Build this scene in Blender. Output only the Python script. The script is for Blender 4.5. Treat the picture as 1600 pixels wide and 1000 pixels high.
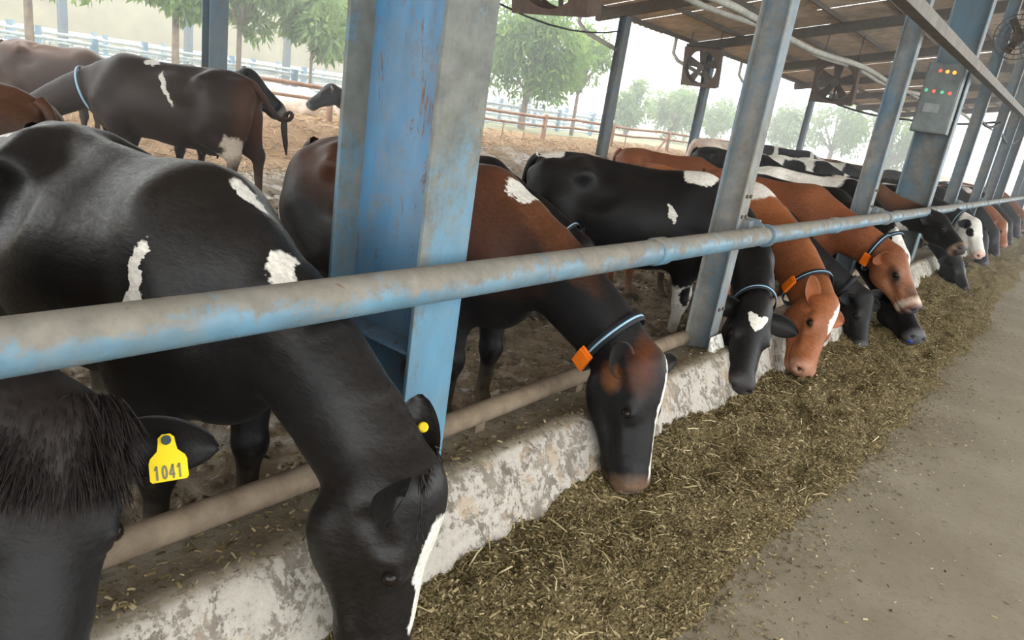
import bpy, bmesh, math, random
import numpy as np
import openvdb
from mathutils import Vector, Matrix, Euler

for _o in list(bpy.data.objects):
    bpy.data.objects.remove(_o, do_unlink=True)
SC = bpy.context.scene
COL = SC.collection
random.seed(7)
RNG = np.random.default_rng(11)

# ------------------------------------------------------------------ camera
# +Y runs along the feed rail into the distance, +X is the feed alley, Z up, metres
CAM_F, CAM_ROLL, CAM_PITCH, CAM_YAW = 1100.0, math.radians(8.8), math.radians(17.1), math.radians(36.4)
CAM_POS = Vector((0.0, 0.0, 1.65))
_fw = Vector((-math.sin(CAM_YAW) * math.cos(CAM_PITCH), math.cos(CAM_YAW) * math.cos(CAM_PITCH), -math.sin(CAM_PITCH)))
_r0 = Vector((math.cos(CAM_YAW), math.sin(CAM_YAW), 0))
_u0 = _r0.cross(_fw)
_R = _r0 * math.cos(CAM_ROLL) + _u0 * math.sin(CAM_ROLL)
_U = _u0 * math.cos(CAM_ROLL) - _r0 * math.sin(CAM_ROLL)
camd = bpy.data.cameras.new('camera'); camd.sensor_width = 36.0; camd.lens = CAM_F / 1600.0 * 36.0
camd.clip_start = 0.05; camd.clip_end = 500
cam = bpy.data.objects.new('camera', camd); COL.objects.link(cam)
cam.matrix_world = Matrix(((_R.x, _U.x, -_fw.x, 0), (_R.y, _U.y, -_fw.y, 0), (_R.z, _U.z, -_fw.z, 1.65), (0, 0, 0, 1)))
SC.camera = cam

# ------------------------------------------------------------------ light: bright hazy overcast sky, weak veiled sun over the lot
W = bpy.data.worlds.new('hazy_sky'); SC.world = W; W.use_nodes = True
_nt = W.node_tree; _nt.nodes.clear()
_out = _nt.nodes.new('ShaderNodeOutputWorld'); _bg = _nt.nodes.new('ShaderNodeBackground')
_bg.inputs['Color'].default_value = (0.97, 1.0, 1.0, 1); _bg.inputs['Strength'].default_value = 3.2
_nt.links.new(_bg.outputs[0], _out.inputs['Surface'])
sund = bpy.data.lights.new('sun', 'SUN'); sund.energy = 1.0; sund.angle = math.radians(12); sund.color = (1.0, 0.95, 0.85)
sun = bpy.data.objects.new('sun', sund); COL.objects.link(sun)
sun.rotation_euler = Vector((-0.75, 0.45, 0.75)).to_track_quat('Z', 'Y').to_euler()
SC.view_settings.view_transform = 'Standard'; SC.view_settings.look = 'None'
SC.view_settings.gamma = 1.0; SC.view_settings.use_curve_mapping = False
SC.view_settings.exposure = 0.6
SC.cycles.max_bounces = 6; SC.cycles.diffuse_bounces = 4; SC.cycles.glossy_bounces = 3
SC.cycles.use_denoising = True

# ------------------------------------------------------------------ helpers: objects
def tag(o, label=None, cat=None, group=None, kind=None):
    if label: o['label'] = label
    if cat: o['category'] = cat
    if group: o['group'] = group
    if kind: o['kind'] = kind
    return o

def link(name, me, mat=None, parent=None, loc=None):
    o = bpy.data.objects.new(name, me); COL.objects.link(o)
    if mat is not None and me is not None and len(me.materials) == 0: me.materials.append(mat)
    if parent is not None: o.parent = parent
    if loc is not None: o.location = loc
    return o

def empty(name, loc=(0, 0, 0), rz=0.0):
    o = bpy.data.objects.new(name, None); COL.objects.link(o)
    o.location = loc; o.rotation_euler = (0, 0, rz); o.empty_display_size = 0.1
    return o

def mesh_np(name, verts, faces, smooth=False):
    """verts (n,3), faces (m,k) arrays of one polygon size"""
    me = bpy.data.meshes.new(name)
    verts = np.asarray(verts, np.float32); faces = np.asarray(faces, np.int32)
    n, m, k = len(verts), len(faces), faces.shape[1]
    me.vertices.add(n); me.vertices.foreach_set('co', verts.ravel())
    me.loops.add(m * k); me.loops.foreach_set('vertex_index', faces.ravel())
    me.polygons.add(m); me.polygons.foreach_set('loop_start', np.arange(0, m * k, k, dtype=np.int32))
    me.polygons.foreach_set('loop_total', np.full(m, k, np.int32))
    me.update(calc_edges=True)
    if smooth: me.polygons.foreach_set('use_smooth', np.ones(m, bool))
    return me

class MB:
    """collects boxes, bars, tubes, prisms into one mesh"""
    def __init__(self): self.v = []; self.f = []; self.s = []
    def add(self, vs, fs, smooth=False):
        b = len(self.v); self.v += [tuple(p) for p in vs]
        for q in fs: self.f.append([b + i for i in q]); self.s.append(smooth)
        return self
    def box(self, x0, x1, y0, y1, z0, z1):
        vs = [(x, y, z) for x in (x0, x1) for y in (y0, y1) for z in (z0, z1)]
        return self.add(vs, [(0, 1, 3, 2), (4, 6, 7, 5), (0, 4, 5, 1), (2, 3, 7, 6), (0, 2, 6, 4), (1, 5, 7, 3)])
    def bar(self, a, b, w, h, up=(0, 0, 1)):
        a, b, up = Vector(a), Vector(b), Vector(up); d = (b - a).normalized()
        s = d.cross(up).normalized(); u = s.cross(d)
        vs = [p + s * (w / 2 * i) + u * (h / 2 * j) for p in (a, b) for i, j in ((-1, -1), (1, -1), (1, 1), (-1, 1))]
        return self.add(vs, [(3, 2, 1, 0), (4, 5, 6, 7), (0, 1, 5, 4), (1, 2, 6, 5), (2, 3, 7, 6), (3, 0, 4, 7)])
    def tube(self, pts, r, n=12, caps=True, closed=False):
        pts = [Vector(p) for p in pts]; m = len(pts); rs = r if hasattr(r, '__len__') else [r] * m
        vs = []; ref = None
        for i, p in enumerate(pts):
            a = pts[(i - 1) % m] if closed else pts[max(i - 1, 0)]; b = pts[(i + 1) % m] if closed else pts[min(i + 1, m - 1)]
            d = (b - a).normalized()
            if ref is None: ref = Vector((0, 0, 1)) if abs(d.z) < .9 else Vector((1, 0, 0))
            s = d.cross(ref).normalized(); u = s.cross(d); ref = u
            for k in range(n):
                t = 2 * math.pi * k / n; vs.append(p + (s * math.cos(t) + u * math.sin(t)) * rs[i])
        fs = []
        for i in range(m if closed else m - 1):
            for k in range(n):
                a, b = i * n + k, i * n + (k + 1) % n; j = ((i + 1) % m) * n
                fs.append((a, j + k, j + (k + 1) % n, b))
        self.add(vs, fs, True)
        if caps and not closed:
            b = len(self.v) - m * n
            self.f.append([b + k for k in range(n)]); self.s.append(False)
            self.f.append([b + (m - 1) * n + k for k in reversed(range(n))]); self.s.append(False)
        return self
    def prism(self, poly, axis, a, b):
        """poly of 2D points extruded along axis index from a to b"""
        n = len(poly); vs = []
        for c in (a, b):
            for p in poly:
                q = [0, 0, 0]; o = [i for i in range(3) if i != axis]; q[o[0]] = p[0]; q[o[1]] = p[1]; q[axis] = c; vs.append(q)
        return self.add(vs, [tuple(range(n)), tuple(reversed(range(n, 2 * n)))] + [(i, n + i, n + (i + 1) % n, (i + 1) % n) for i in range(n)])
    def ball(self, c, r, n=10, m=6, sc=(1, 1, 1)):
        c = Vector(c); vs = []; fs = []
        for i in range(m + 1):
            ph = math.pi * i / m
            for k in range(n):
                th = 2 * math.pi * k / n
                vs.append(c + Vector((r * sc[0] * math.sin(ph) * math.cos(th), r * sc[1] * math.sin(ph) * math.sin(th), r * sc[2] * math.cos(ph))))
        for i in range(m):
            for k in range(n): fs.append((i * n + k, (i + 1) * n + k, (i + 1) * n + (k + 1) % n, i * n + (k + 1) % n))
        return self.add(vs, fs, True)
    def mesh(self, name, fix=True):
        me = bpy.data.meshes.new(name); me.from_pydata(self.v, [], self.f)
        me.polygons.foreach_set('use_smooth', self.s)
        if fix:
            bm = bmesh.new(); bm.from_mesh(me); bmesh.ops.remove_doubles(bm, verts=bm.verts, dist=1e-6)
            bmesh.ops.recalc_face_normals(bm, faces=bm.faces); bm.to_mesh(me); bm.free()
        me.update(); return me
    def build(self, name, mat=None, parent=None, loc=None, bevel=0):
        o = link(name, self.mesh(name), mat, parent, loc)
        if bevel:
            b = o.modifiers.new('bevel', 'BEVEL'); b.width = bevel; b.segments = 2; b.limit_method = 'ANGLE'; b.angle_limit = math.radians(40)
        return o

# ------------------------------------------------------------------ helpers: node materials
class NM:
    def __init__(self, name, rough=0.7, spec=0.3):
        self.m = bpy.data.materials.new(name); self.m.use_nodes = True; self.t = self.m.node_tree
        self.b = self.t.nodes['Principled BSDF']; self.o = self.t.nodes['Material Output']
        self.b.inputs['Roughness'].default_value = rough; self.b.inputs['Specular IOR Level'].default_value = spec
        self._tc = None
    def node(self, typ, **kw):
        n = self.t.nodes.new(typ)
        for k, v in kw.items(): setattr(n, k, v)
        return n
    def put(self, sock, v):
        if v is None: return
        if isinstance(v, bpy.types.NodeSocket): self.t.links.new(v, sock)
        elif hasattr(v, '__len__') and sock.type == 'RGBA': sock.default_value = (*v[:3], 1)
        else: sock.default_value = v
    def co(self, kind='Object'):
        if self._tc is None: self._tc = self.node('ShaderNodeTexCoord')
        return self._tc.outputs[kind]
    def geo(self, what='Position'): return self.node('ShaderNodeNewGeometry').outputs[what]
    def attr(self, name, out='Vector'): return self.node('ShaderNodeAttribute', attribute_name=name).outputs[out]
    def vmap(self, vec, loc=(0, 0, 0), rot=(0, 0, 0), sc=(1, 1, 1), typ='POINT'):
        n = self.node('ShaderNodeMapping', vector_type=typ); self.put(n.inputs['Vector'], vec)
        n.inputs['Location'].default_value = loc; n.inputs['Rotation'].default_value = rot; n.inputs['Scale'].default_value = sc
        return n.outputs[0]
    def noise(self, scale, vec=None, detail=4, rough=.55, dist=0, out='Fac'):
        n = self.node('ShaderNodeTexNoise'); self.put(n.inputs['Vector'], vec if vec is not None else self.co())
        n.inputs['Scale'].default_value = scale; n.inputs['Detail'].default_value = detail
        n.inputs['Roughness'].default_value = rough; n.inputs['Distortion'].default_value = dist
        return n.outputs[out]
    def vor(self, scale, vec=None, feature='F1', out='Distance'):
        n = self.node('ShaderNodeTexVoronoi', feature=feature); self.put(n.inputs['Vector'], vec if vec is not None else self.co())
        n.inputs['Scale'].default_value = scale; return n.outputs[out]
    def math(self, op, a, b=None, c=None, clamp=False):
        n = self.node('ShaderNodeMath', operation=op, use_clamp=clamp); self.put(n.inputs[0], a); self.put(n.inputs[1], b)
        if c is not None: self.put(n.inputs[2], c)
        return n.outputs[0]
    def vm(self, op, a, b=None, out=0):
        n = self.node('ShaderNodeVectorMath', operation=op); self.put(n.inputs[0], a)
        if b is not None:
            if op == 'SCALE': self.put(n.inputs['Scale'], b)
            else: self.put(n.inputs[1], b)
        return n.outputs[out]
    def ramp(self, v, a, b, lo=0.0, hi=1.0, smooth=False):
        n = self.node('ShaderNodeMapRange', interpolation_type='SMOOTHSTEP' if smooth else 'LINEAR'); self.put(n.inputs['Value'], v)
        for k, x in zip(('From Min', 'From Max', 'To Min', 'To Max'), (a, b, lo, hi)): self.put(n.inputs[k], x)
        return n.outputs[0]
    def mix(self, f, a, b, mode='MIX'):
        n = self.node('ShaderNodeMix', data_type='RGBA', blend_type=mode)
        self.put(n.inputs['Factor'], f); self.put(n.inputs[6], a); self.put(n.inputs[7], b); return n.outputs[2]
    def sep(self, v, i): 
        n = self.node('ShaderNodeSeparateXYZ'); self.put(n.inputs[0], v); return n.outputs[i]
    def bump(self, h, strength=.4, dist=.01, nrm=None):
        n = self.node('ShaderNodeBump'); n.inputs['Strength'].default_value = strength; n.inputs['Distance'].default_value = dist
        self.put(n.inputs['Height'], h)
        if nrm is not None: self.put(n.inputs['Normal'], nrm)
        return n.outputs[0]
    def done(self, color=None, rough=None, normal=None, **kw):
        self.put(self.b.inputs['Base Color'], color); self.put(self.b.inputs['Roughness'], rough)
        if normal is not None: self.put(self.b.inputs['Normal'], normal)
        for k, v in kw.items(): self.put(self.b.inputs[k.replace('_', ' ')], v)
        return self.m
# ------------------------------------------------------------------ noise on arrays
def _hash(i, j, s):
    h = (i.astype(np.int64) * 374761393 + j.astype(np.int64) * 668265263 + s * 974634777) & 0x7fffffff
    h = ((h ^ (h >> 13)) * 1274126177) & 0x7fffffff
    return ((h ^ (h >> 16)) & 0xffff) / 65535.0
def vnoise(x, y, scale, seed=0, octs=1):
    t = np.zeros(np.broadcast(x, y).shape); a = 1.0; tot = 0
    for o in range(octs):
        X, Y = x * scale, y * scale; i, j = np.floor(X), np.floor(Y); u, v = X - i, Y - j
        u = u * u * (3 - 2 * u); v = v * v * (3 - 2 * v); s = seed + o * 17
        t += a * ((_hash(i, j, s) * (1 - u) + _hash(i + 1, j, s) * u) * (1 - v) + (_hash(i, j + 1, s) * (1 - u) + _hash(i + 1, j + 1, s) * u) * v)
        tot += a; a *= .5; scale *= 2.07
    return t / tot
def sstep(a, b, x):
    t = np.clip((x - a) / (b - a), 0, 1); return t * t * (3 - 2 * t)
def grid_mesh(name, xs, ys, fz):
    X, Y = np.meshgrid(xs, ys, indexing='ij'); Z = fz(X, Y); nx, ny = len(xs), len(ys)
    V = np.stack([X, Y, Z], -1).reshape(-1, 3); I = np.arange(nx * ny).reshape(nx, ny)
    Q = np.stack([I[:-1, :-1], I[1:, :-1], I[1:, 1:], I[:-1, 1:]], -1).reshape(-1, 4)
    return mesh_np(name, V, Q, True)
def vary(*segs):
    """segs: (start, stop, step) runs joined into one increasing array"""
    return np.unique(np.round(np.concatenate([np.arange(a, b + s * .5, s) for a, b, s in segs]), 4))

# ------------------------------------------------------------------ materials of the place
def m_paint(name, blue=(.06, .17, .29), dirt=(.13, .115, .085), amount=.5, streak=.25, rust=.10, scale=5.0, gloss=.5, dirt2=(.2, .185, .15), top=0.0, zbias=None):
    """blue paint, worn through to grey grime and rust; top = dust settled on upward faces; zbias = (z0, z1, add) more grime with height"""
    n = NM(name, gloss, .3); p = n.geo(); q = n.vmap(p, sc=(1, 1, streak))
    col = n.mix(n.ramp(n.noise(scale * .8, q, 5, .6), .35, .65), tuple(c * .8 for c in blue), tuple(c * 1.2 + .01 for c in blue))
    k = n.noise(scale, q, 9, .70, .4); k2 = n.noise(scale * 6, p, 6, .72)
    kk = n.math('ADD', n.math('MULTIPLY', k, .7), n.math('MULTIPLY', k2, .3))
    if zbias: kk = n.math('ADD', kk, n.ramp(n.sep(p, 2), zbias[0], zbias[1], 0, zbias[2]))
    if top: kk = n.math('ADD', kk, n.ramp(n.sep(n.geo('Normal'), 2), -.2, .8, 0, top))
    wear = n.ramp(kk, .62 - amount * .24, .70 - amount * .2)
    dcol = n.mix(n.ramp(n.noise(scale * 2.3, p, 7, .65), .3, .7), dirt, dirt2)
    col = n.mix(n.math('MULTIPLY', wear, .92), col, dcol)
    film = n.math('MULTIPLY', n.ramp(n.noise(scale * .6, n.vmap(p, loc=(2, 7, 1)), 5, .65), .35, .7), .55); col = n.mix(film, col, dcol)
    r = n.ramp(n.noise(scale * 2.6, n.vmap(q, loc=(5, 2, 1)), 9, .75, .6), .70 - rust * .8, .76 - rust * .8)
    col = n.mix(r, col, n.mix(n.ramp(k2, .35, .65), (.085, .045, .026), (.17, .095, .055)))
    chips = n.ramp(n.noise(scale * 11, p, 4, .7), .69, .72); col = n.mix(n.math('MULTIPLY', chips, .7), col, (.33, .32, .27))
    return n.done(col, n.ramp(wear, 0, 1, gloss, .85), n.bump(n.math('ADD', n.math('MULTIPLY', wear, .6), k2), .3, .003))
BLUE_COL = m_paint('worn_blue_column_paint', (.062, .185, .33), amount=.38, rust=.16, scale=6)
BLUE_FL = m_paint('worn_blue_flange_paint', (.085, .20, .29), (.10, .10, .085), amount=.42, rust=.12, dirt2=(.185, .185, .16), zbias=(1.0, 1.7, .16))
BLUE_POST = m_paint('faded_blue_post_paint', (.10, .168, .225), (.15, .14, .12), amount=.70, rust=.08, dirt2=(.27, .26, .23), scale=4)
BLUE_FAR = m_paint('dusty_blue_steel', (.075, .135, .18), (.10, .09, .078), amount=.55, rust=.05, scale=3)
RAIL = m_paint('worn_blue_pipe_paint', (.095, .195, .265), (.14, .12, .095), amount=.40, rust=.08, streak=1, scale=6, dirt2=(.235, .21, .17), gloss=.42, top=.18)
def m_rusty():
    n = NM('brown_rusty_pipe', .75, .2); p = n.geo()
    c = n.mix(n.ramp(n.noise(9, p, 7, .65), .3, .7), (.13, .095, .065), (.25, .195, .14))
    return n.done(c, .8, n.bump(n.noise(40, p, 5), .35, .004))
RUSTY = m_rusty()
def m_rustfence():
    n = NM('rusted_fence_pipe', .8, .2); p = n.geo()
    return n.done(n.mix(n.ramp(n.noise(4, p, 5), .35, .65), (.28, .15, .095), (.42, .29, .21)), .8)
RUSTF = m_rustfence()
def m_curb():
    n = NM('whitewashed_concrete_curb', .85, .2); p = n.geo()
    a = n.noise(7.5, p, 10, .74, .5); b = n.noise(34, p, 7, .76); z = n.sep(p, 2)
    conc = n.mix(n.ramp(n.noise(13, p, 6), .35, .65), (.14, .122, .098), (.25, .22, .18))
    wash = n.mix(n.ramp(b, .3, .7), (.36, .33, .285), (.52, .485, .43))
    m = n.ramp(n.math('ADD', n.math('MULTIPLY', a, .6), n.math('MULTIPLY', b, .4)), .46, .50)
    col = n.mix(n.math('MULTIPLY', m, .85), conc, wash)
    tan = n.ramp(n.noise(7, n.vmap(p, loc=(4, 4, 4)), 7, .7), .56, .60); col = n.mix(n.math('MULTIPLY', tan, .6), col, (.36, .27, .18))
    holes = n.ramp(n.noise(17, n.vmap(p, loc=(9, 1, 2)), 5, .75, .8), .67, .70); col = n.mix(holes, col, (.085, .07, .055))
    dirt = n.math('MULTIPLY', n.ramp(n.sep(n.geo('Normal'), 2), .75, .95), .8); col = n.mix(dirt, col, n.mix(b, (.13, .105, .07), (.25, .205, .135)))
    return n.done(col, .88, n.bump(n.math('ADD', m, n.math('MULTIPLY', b, 1.5)), .5, .006))
CURB = m_curb()
def m_alley():
    n = NM('dusty_concrete_alley', .85, .25); p = n.geo()
    a = n.noise(1.6, p, 6, .6); b = n.noise(22, p, 6, .7); c = n.noise(140, p, 3, .6)
    col = n.mix(n.ramp(a, .3, .7), (.205, .172, .124), (.285, .25, .19))
    col = n.mix(n.math('MULTIPLY', n.ramp(b, .5, .68), .5), col, (.19, .155, .10))
    col = n.mix(.3, col, n.mix(c, (.4, .4, .4), (1.6, 1.6, 1.6)), 'MULTIPLY')
    sp = n.ramp(n.vor(55, p), .10, .06); col = n.mix(n.math('MULTIPLY', sp, n.ramp(n.noise(4, p, 3), .45, .6)), col, (.38, .33, .21))
    return n.done(col, .8, n.bump(n.math('ADD', b, c), .25, .006))
ALLEY = m_alley()
def m_mud():
    n = NM('trodden_mud', .7, .4); p = n.geo()
    a = n.noise(7, p, 7, .65); b = n.noise(45, p, 5, .7); x = n.sep(p, 0)
    mud = n.mix(n.ramp(a, .3, .7), (.10, .078, .053), (.33, .265, .185))
    mud = n.mix(n.ramp(n.noise(30, n.vmap(p, loc=(2, 2, 2)), 5, .7), .56, .66), mud, (.36, .285, .18))
    wet = n.ramp(n.noise(1.1, n.vmap(p, loc=(1.7, .4, 0)), 4, .6), .50, .57)
    bed = n.ramp(n.math('ADD', x, n.math('MULTIPLY', n.math('SUBTRACT', n.noise(.9, p, 4), .5), 4)), -9.6, -11.0)
    straw = n.mix(n.ramp(a, .35, .65), (.10, .05, .021), (.25, .14, .06)); straw = n.mix(n.ramp(b, .45, .65), straw, (.36, .235, .115))
    col = n.mix(bed, mud, straw)
    far = n.ramp(x, -15, -17); col = n.mix(far, col, n.mix(n.ramp(a, .4, .6), (.16, .18, .08), (.26, .23, .14)))
    wet = n.math('MULTIPLY', wet, n.math('SUBTRACT', 1, bed))
    return n.done(col, n.ramp(wet, 0, 1, .85, .14), n.bump(n.math('ADD', a, b), .6, .02))
MUD = m_mud()
def m_plain(name, c, rough=.7, var=.25, scale=8, spec=.3, **kw):
    n = NM(name, rough, spec); p = n.geo(); f = n.noise(scale, p, 5, .6)
    col = n.mix(n.ramp(f, .3, .7), tuple(x * (1 - var) for x in c), tuple(min(1, x * (1 + var)) for x in c))
    return n.done(col, rough, n.bump(f, .15, .004), **kw)
DARK = m_plain('dark_dusty_steel', (.10, .083, .068), .8)
GREYPIPE = m_plain('dusty_grey_pipe', (.36, .35, .31), .7)
SHEET = m_plain('dusty_tan_roof_sheet', (.42, .33, .24), .75, .35, 3)
DARKP = m_plain('weathered_grey_angle', (.15, .135, .115), .7)
BOXM = m_plain('grey_green_cabinet', (.13, .15, .145), .5, .3, 6)
BLACK = m_plain('black_rubber', (.02, .02, .022), .6)
GALV = m_plain('pale_galvanised_pipe', (.42, .47, .50), .45)
PENB = m_plain('pale_blue_pen_post', (.16, .25, .33), .5)
BEIGE = m_plain('beige_wall_render', (.30, .27, .18), .9, .15, 1)

# ------------------------------------------------------------------ ground
def lot_base(X, Y): return .62 * sstep(-8.0, -10.6, X + 3.2 * (1 - sstep(7, 12, Y))) - .14 * sstep(-15, -19, X)
def lot_z(X, Y):
    r = lot_base(X, Y)
    am = .085 * sstep(-1.5, -2.2, X) * (1 - .2 * sstep(-8, -10, X))
    c = vnoise(X, Y, 5.2, 3, 3); h = (np.abs(c - .5) * 2) ** .8
    return r + am * (h - .45) + .09 * (vnoise(X, Y, .55, 8, 2) - .5) * sstep(-2.4, -4, X)
me = grid_mesh('mud_lot', vary((-80, -20, 3), (-20, -9, .25), (-9, -5, .10), (-5, -1.45, .045)), vary((-14, -1, .6), (-1, 8, .05), (8, 16, .12), (16, 34, .35), (34, 110, 3)), lot_z)
tag(link('mud_lot', me, MUD), kind='structure')
me = MB().box(-1.5, 9, -8, 110, -.25, 0).mesh('alley'); tag(link('feed_alley_floor', me, ALLEY), kind='structure')

# concrete feed curb: sloping face, rounded lip, rough flat top
_prof = np.array([(-1.20, -.02), (-1.225, .06), (-1.265, .16), (-1.315, .26), (-1.355, .325), (-1.385, .362), (-1.42, .382), (-1.465, .378), (-1.52, .352), (-1.60, .335), (-1.74, .328), (-1.80, .315), (-1.83, .29), (-1.84, .18), (-1.845, -.06)])
_s = np.concatenate([[0], np.cumsum(np.linalg.norm(np.diff(_prof, axis=0), axis=1))]); _t = np.linspace(0, _s[-1], 44)
_px, _pz = np.interp(_t, _s, _prof[:, 0]), np.interp(_t, _s, _prof[:, 1])
_ys = vary((-5, 0, .1), (0, 6, .025), (6, 14, .08), (14, 60, .5))
_T, _Y = np.meshgrid(_t, _ys, indexing='ij'); _X = np.interp(_T, _s, _prof[:, 0]); _Z = np.interp(_T, _s, _prof[:, 1])
_d = .030 * (vnoise(_T, _Y, 3.1, 5, 4) - .5) + .012 * (vnoise(_T, _Y, 22, 9, 2) - .5); _d2 = .05 * (vnoise(_Y, _Y * 0, .9, 4, 2) - .5)
_d *= np.clip(_Z / .1, 0, 1)
_X = _X + _d * .8 + _d2 * (_X > -1.45); _Z = _Z + _d * .7
_I = np.arange(_T.size).reshape(_T.shape)
me = mesh_np('feed_curb', np.stack([_X, _Y, _Z], -1).reshape(-1, 3), np.stack([_I[:-1, :-1], _I[:-1, 1:], _I[1:, 1:], _I[1:, :-1]], -1).reshape(-1, 4), True)
tag(link('feed_curb', me, CURB), kind='structure')

# ------------------------------------------------------------------ steel columns and posts of the feed line
def i_beam(name, label, cat, x, y, dx, dy, z0, z1, tf, tw, mats, group=None):
    """flanges face +X and -X, web between them"""
    r = empty(name, (x, y, z0)); tag(r, label, cat, group); h = z1 - z0
    MB().box(dx / 2 - tf, dx / 2, -dy / 2, dy / 2, 0, h).build('flange', mats[1], r, bevel=.003)
    MB().box(-dx / 2, -dx / 2 + tf, -dy / 2, dy / 2, 0, h).build('flange', mats[2], r, bevel=.003)
    MB().box(-dx / 2 + tf, dx / 2 - tf, -tw / 2, tw / 2, 0, h).build('web', mats[0], r)
    return r
def roof_z(X): return 4.15 + .19 * (X + 10.3) if X < 2.2 else 4.15 + .19 * 12.5 - .19 * (X - 2.2)
c1 = i_beam('steel_column', 'wide blue I-beam column beside the nearest black cow', 'column', -1.72, 1.625, .44, .215, .2, 5.7, .016, .012, (BLUE_COL, BLUE_FL, BLUE_FL), 'wide steel columns along the feed line')
MB().box(-.2, .2, -.10, -.006, .62, .632).build('stiffener_plate', BLUE_COL, c1)
c2 = i_beam('steel_column', 'wide blue steel column that carries the grey control cabinet', 'column', -1.74, 11.1, .44, .22, .2, 5.7, .016, .012, (BLUE_FAR, BLUE_POST, BLUE_POST), 'wide steel columns along the feed line')
i_beam('steel_column', 'wide blue steel column beyond the one with the cabinet', 'column', -1.74, 22.4, .44, .22, .2, 5.7, .016, .012, (BLUE_FAR, BLUE_FAR, BLUE_FAR), 'wide steel columns along the feed line')
i_beam('steel_column', 'farthest wide steel column at the right edge of the picture', 'column', -1.74, 33.5, .44, .22, .2, 5.7, .016, .012, (BLUE_FAR, BLUE_FAR, BLUE_FAR), 'wide steel columns along the feed line')
_pl = {4.17: 'narrow blue steel post with a whitewashed foot beside the heart-faced cow', 7.5: 'narrow grey-blue post standing before the brown cow with raised head', 13.45: 'narrow grey post just beyond the column with the control cabinet',
       16.9: 'second narrow grey post beyond the column with the control cabinet', 27.6: 'thin far post between the two farthest wide columns', 19.6: 'thin far post before the second-farthest wide column'}
for y, lb in _pl.items():
    r = i_beam('steel_post', lb, 'post', -1.585, y, .17, .12, .2, 5.7, .011, .009, (BLUE_POST, BLUE_POST, BLUE_POST), 'narrow steel posts along the feed line')
    if y < 8:
        for zz in (.42, 1.0, 1.12) if y < 5 else (1.0, 1.15):
            for s in (-.03, .03):
                MB().tube([(.085, s, zz), (.096, s, zz)], .011, 8).build('bolt', DARK, r)
# whitewashed concrete footing of the near post
n = NM('whitewash_plaster', .9); FOOT = n.done(n.mix(n.ramp(n.noise(16, n.geo(), 7, .7), .42, .5), (.27, .25, .22), (.62, .60, .55)), .9, n.bump(n.noise(30, n.geo(), 5), .5, .01))
m = MB(); m.prism([(-1.48, .1), (-1.33, .1), (-1.36, .22), (-1.43, .37), (-1.48, .47)], 1, 4.04, 4.24)
f = m.build('post_footing', FOOT, None, bevel=.02); tag(f, 'whitewashed lump of concrete at the foot of the near narrow post', 'footing')

# ------------------------------------------------------------------ feed rail with couplings and clamps
RX, RZ, RR = -1.40, 1.10, .056
rail = MB().tube([(RX, y, RZ) for y in (-4, 0, 1, 2, 3, 4, 6, 9, 14, 20, 30, 45, 60)], RR, 24).build('feed_rail', RAIL)
tag(rail, 'long worn blue pipe rail running the whole length of the feed line', 'rail')
for y in (2.93, 5.9, 8.35, 10.6, 14.5, 19.5):
    MB().tube([(RX, y - .05, RZ), (RX, y - .045, RZ), (RX, y + .045, RZ), (RX, y + .05, RZ)], [RR + .001, RR + .008, RR + .008, RR + .001], 24).build('coupling', RAIL, rail)
for y in (4.33, 7.72, 13.6, 17.05):
    MB().tube([(RX, y - .022, RZ), (RX, y - .02, RZ), (RX, y + .02, RZ), (RX, y + .022, RZ)], [RR + .002, RR + .014, RR + .014, RR + .002], 20).build('clamp_ring', BLUE_POST, rail)
    MB().prism([(-1.50, RZ - .05), (-1.415, RZ - .07), (-1.38, RZ + .06), (-1.42, RZ + .09), (-1.50, RZ + .10)], 1, y - .10, y - .088).build('clamp_plate', BLUE_POST, rail, bevel=.003)
    MB().box(-1.51, -1.45, y - .16, y + .03, RZ + .02, RZ + .085).build('clamp_bracket', BLUE_POST, rail, bevel=.006)
# brown pipe on the curb, one length per bay
for a, b, lb in ((-2.0, 1.50, 'rusty brown pipe on the curb left of the wide near column'), (1.75, 4.06, 'rusty brown pipe on the curb between the near column and narrow post'), (4.30, 7.4, 'rusty brown pipe on the curb beyond the narrow near post'), (7.6, 10.9, 'rusty brown pipe on the curb before the cabinet column')):
    k = MB().tube([(-1.645, a + (b - a) * t, .405 + .008 * math.sin(t * 3.1)) for t in np.linspace(0, 1, 9)], .044, 14).build('curb_pipe', RUSTY); tag(k, lb, 'pipe', 'brown pipes laid along the curb')
    for t in np.arange(a + .35, b, .75): MB().box(-1.665, -1.625, t - .03, t + .03, .30, .385).build('standoff', RUSTY, k)

# overhead angle iron along the feed line
m = MB(); m.bar((-1.32, 3.0, 2.72), (-1.32, 45, 3.25), .012, .10); m.bar((-1.37, 3.0, 2.675), (-1.37, 45, 3.205), .10, .012)
tag(m.build('angle_iron', DARKP), 'long angle iron running overhead along the feed line at upper right', 'beam')

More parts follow.
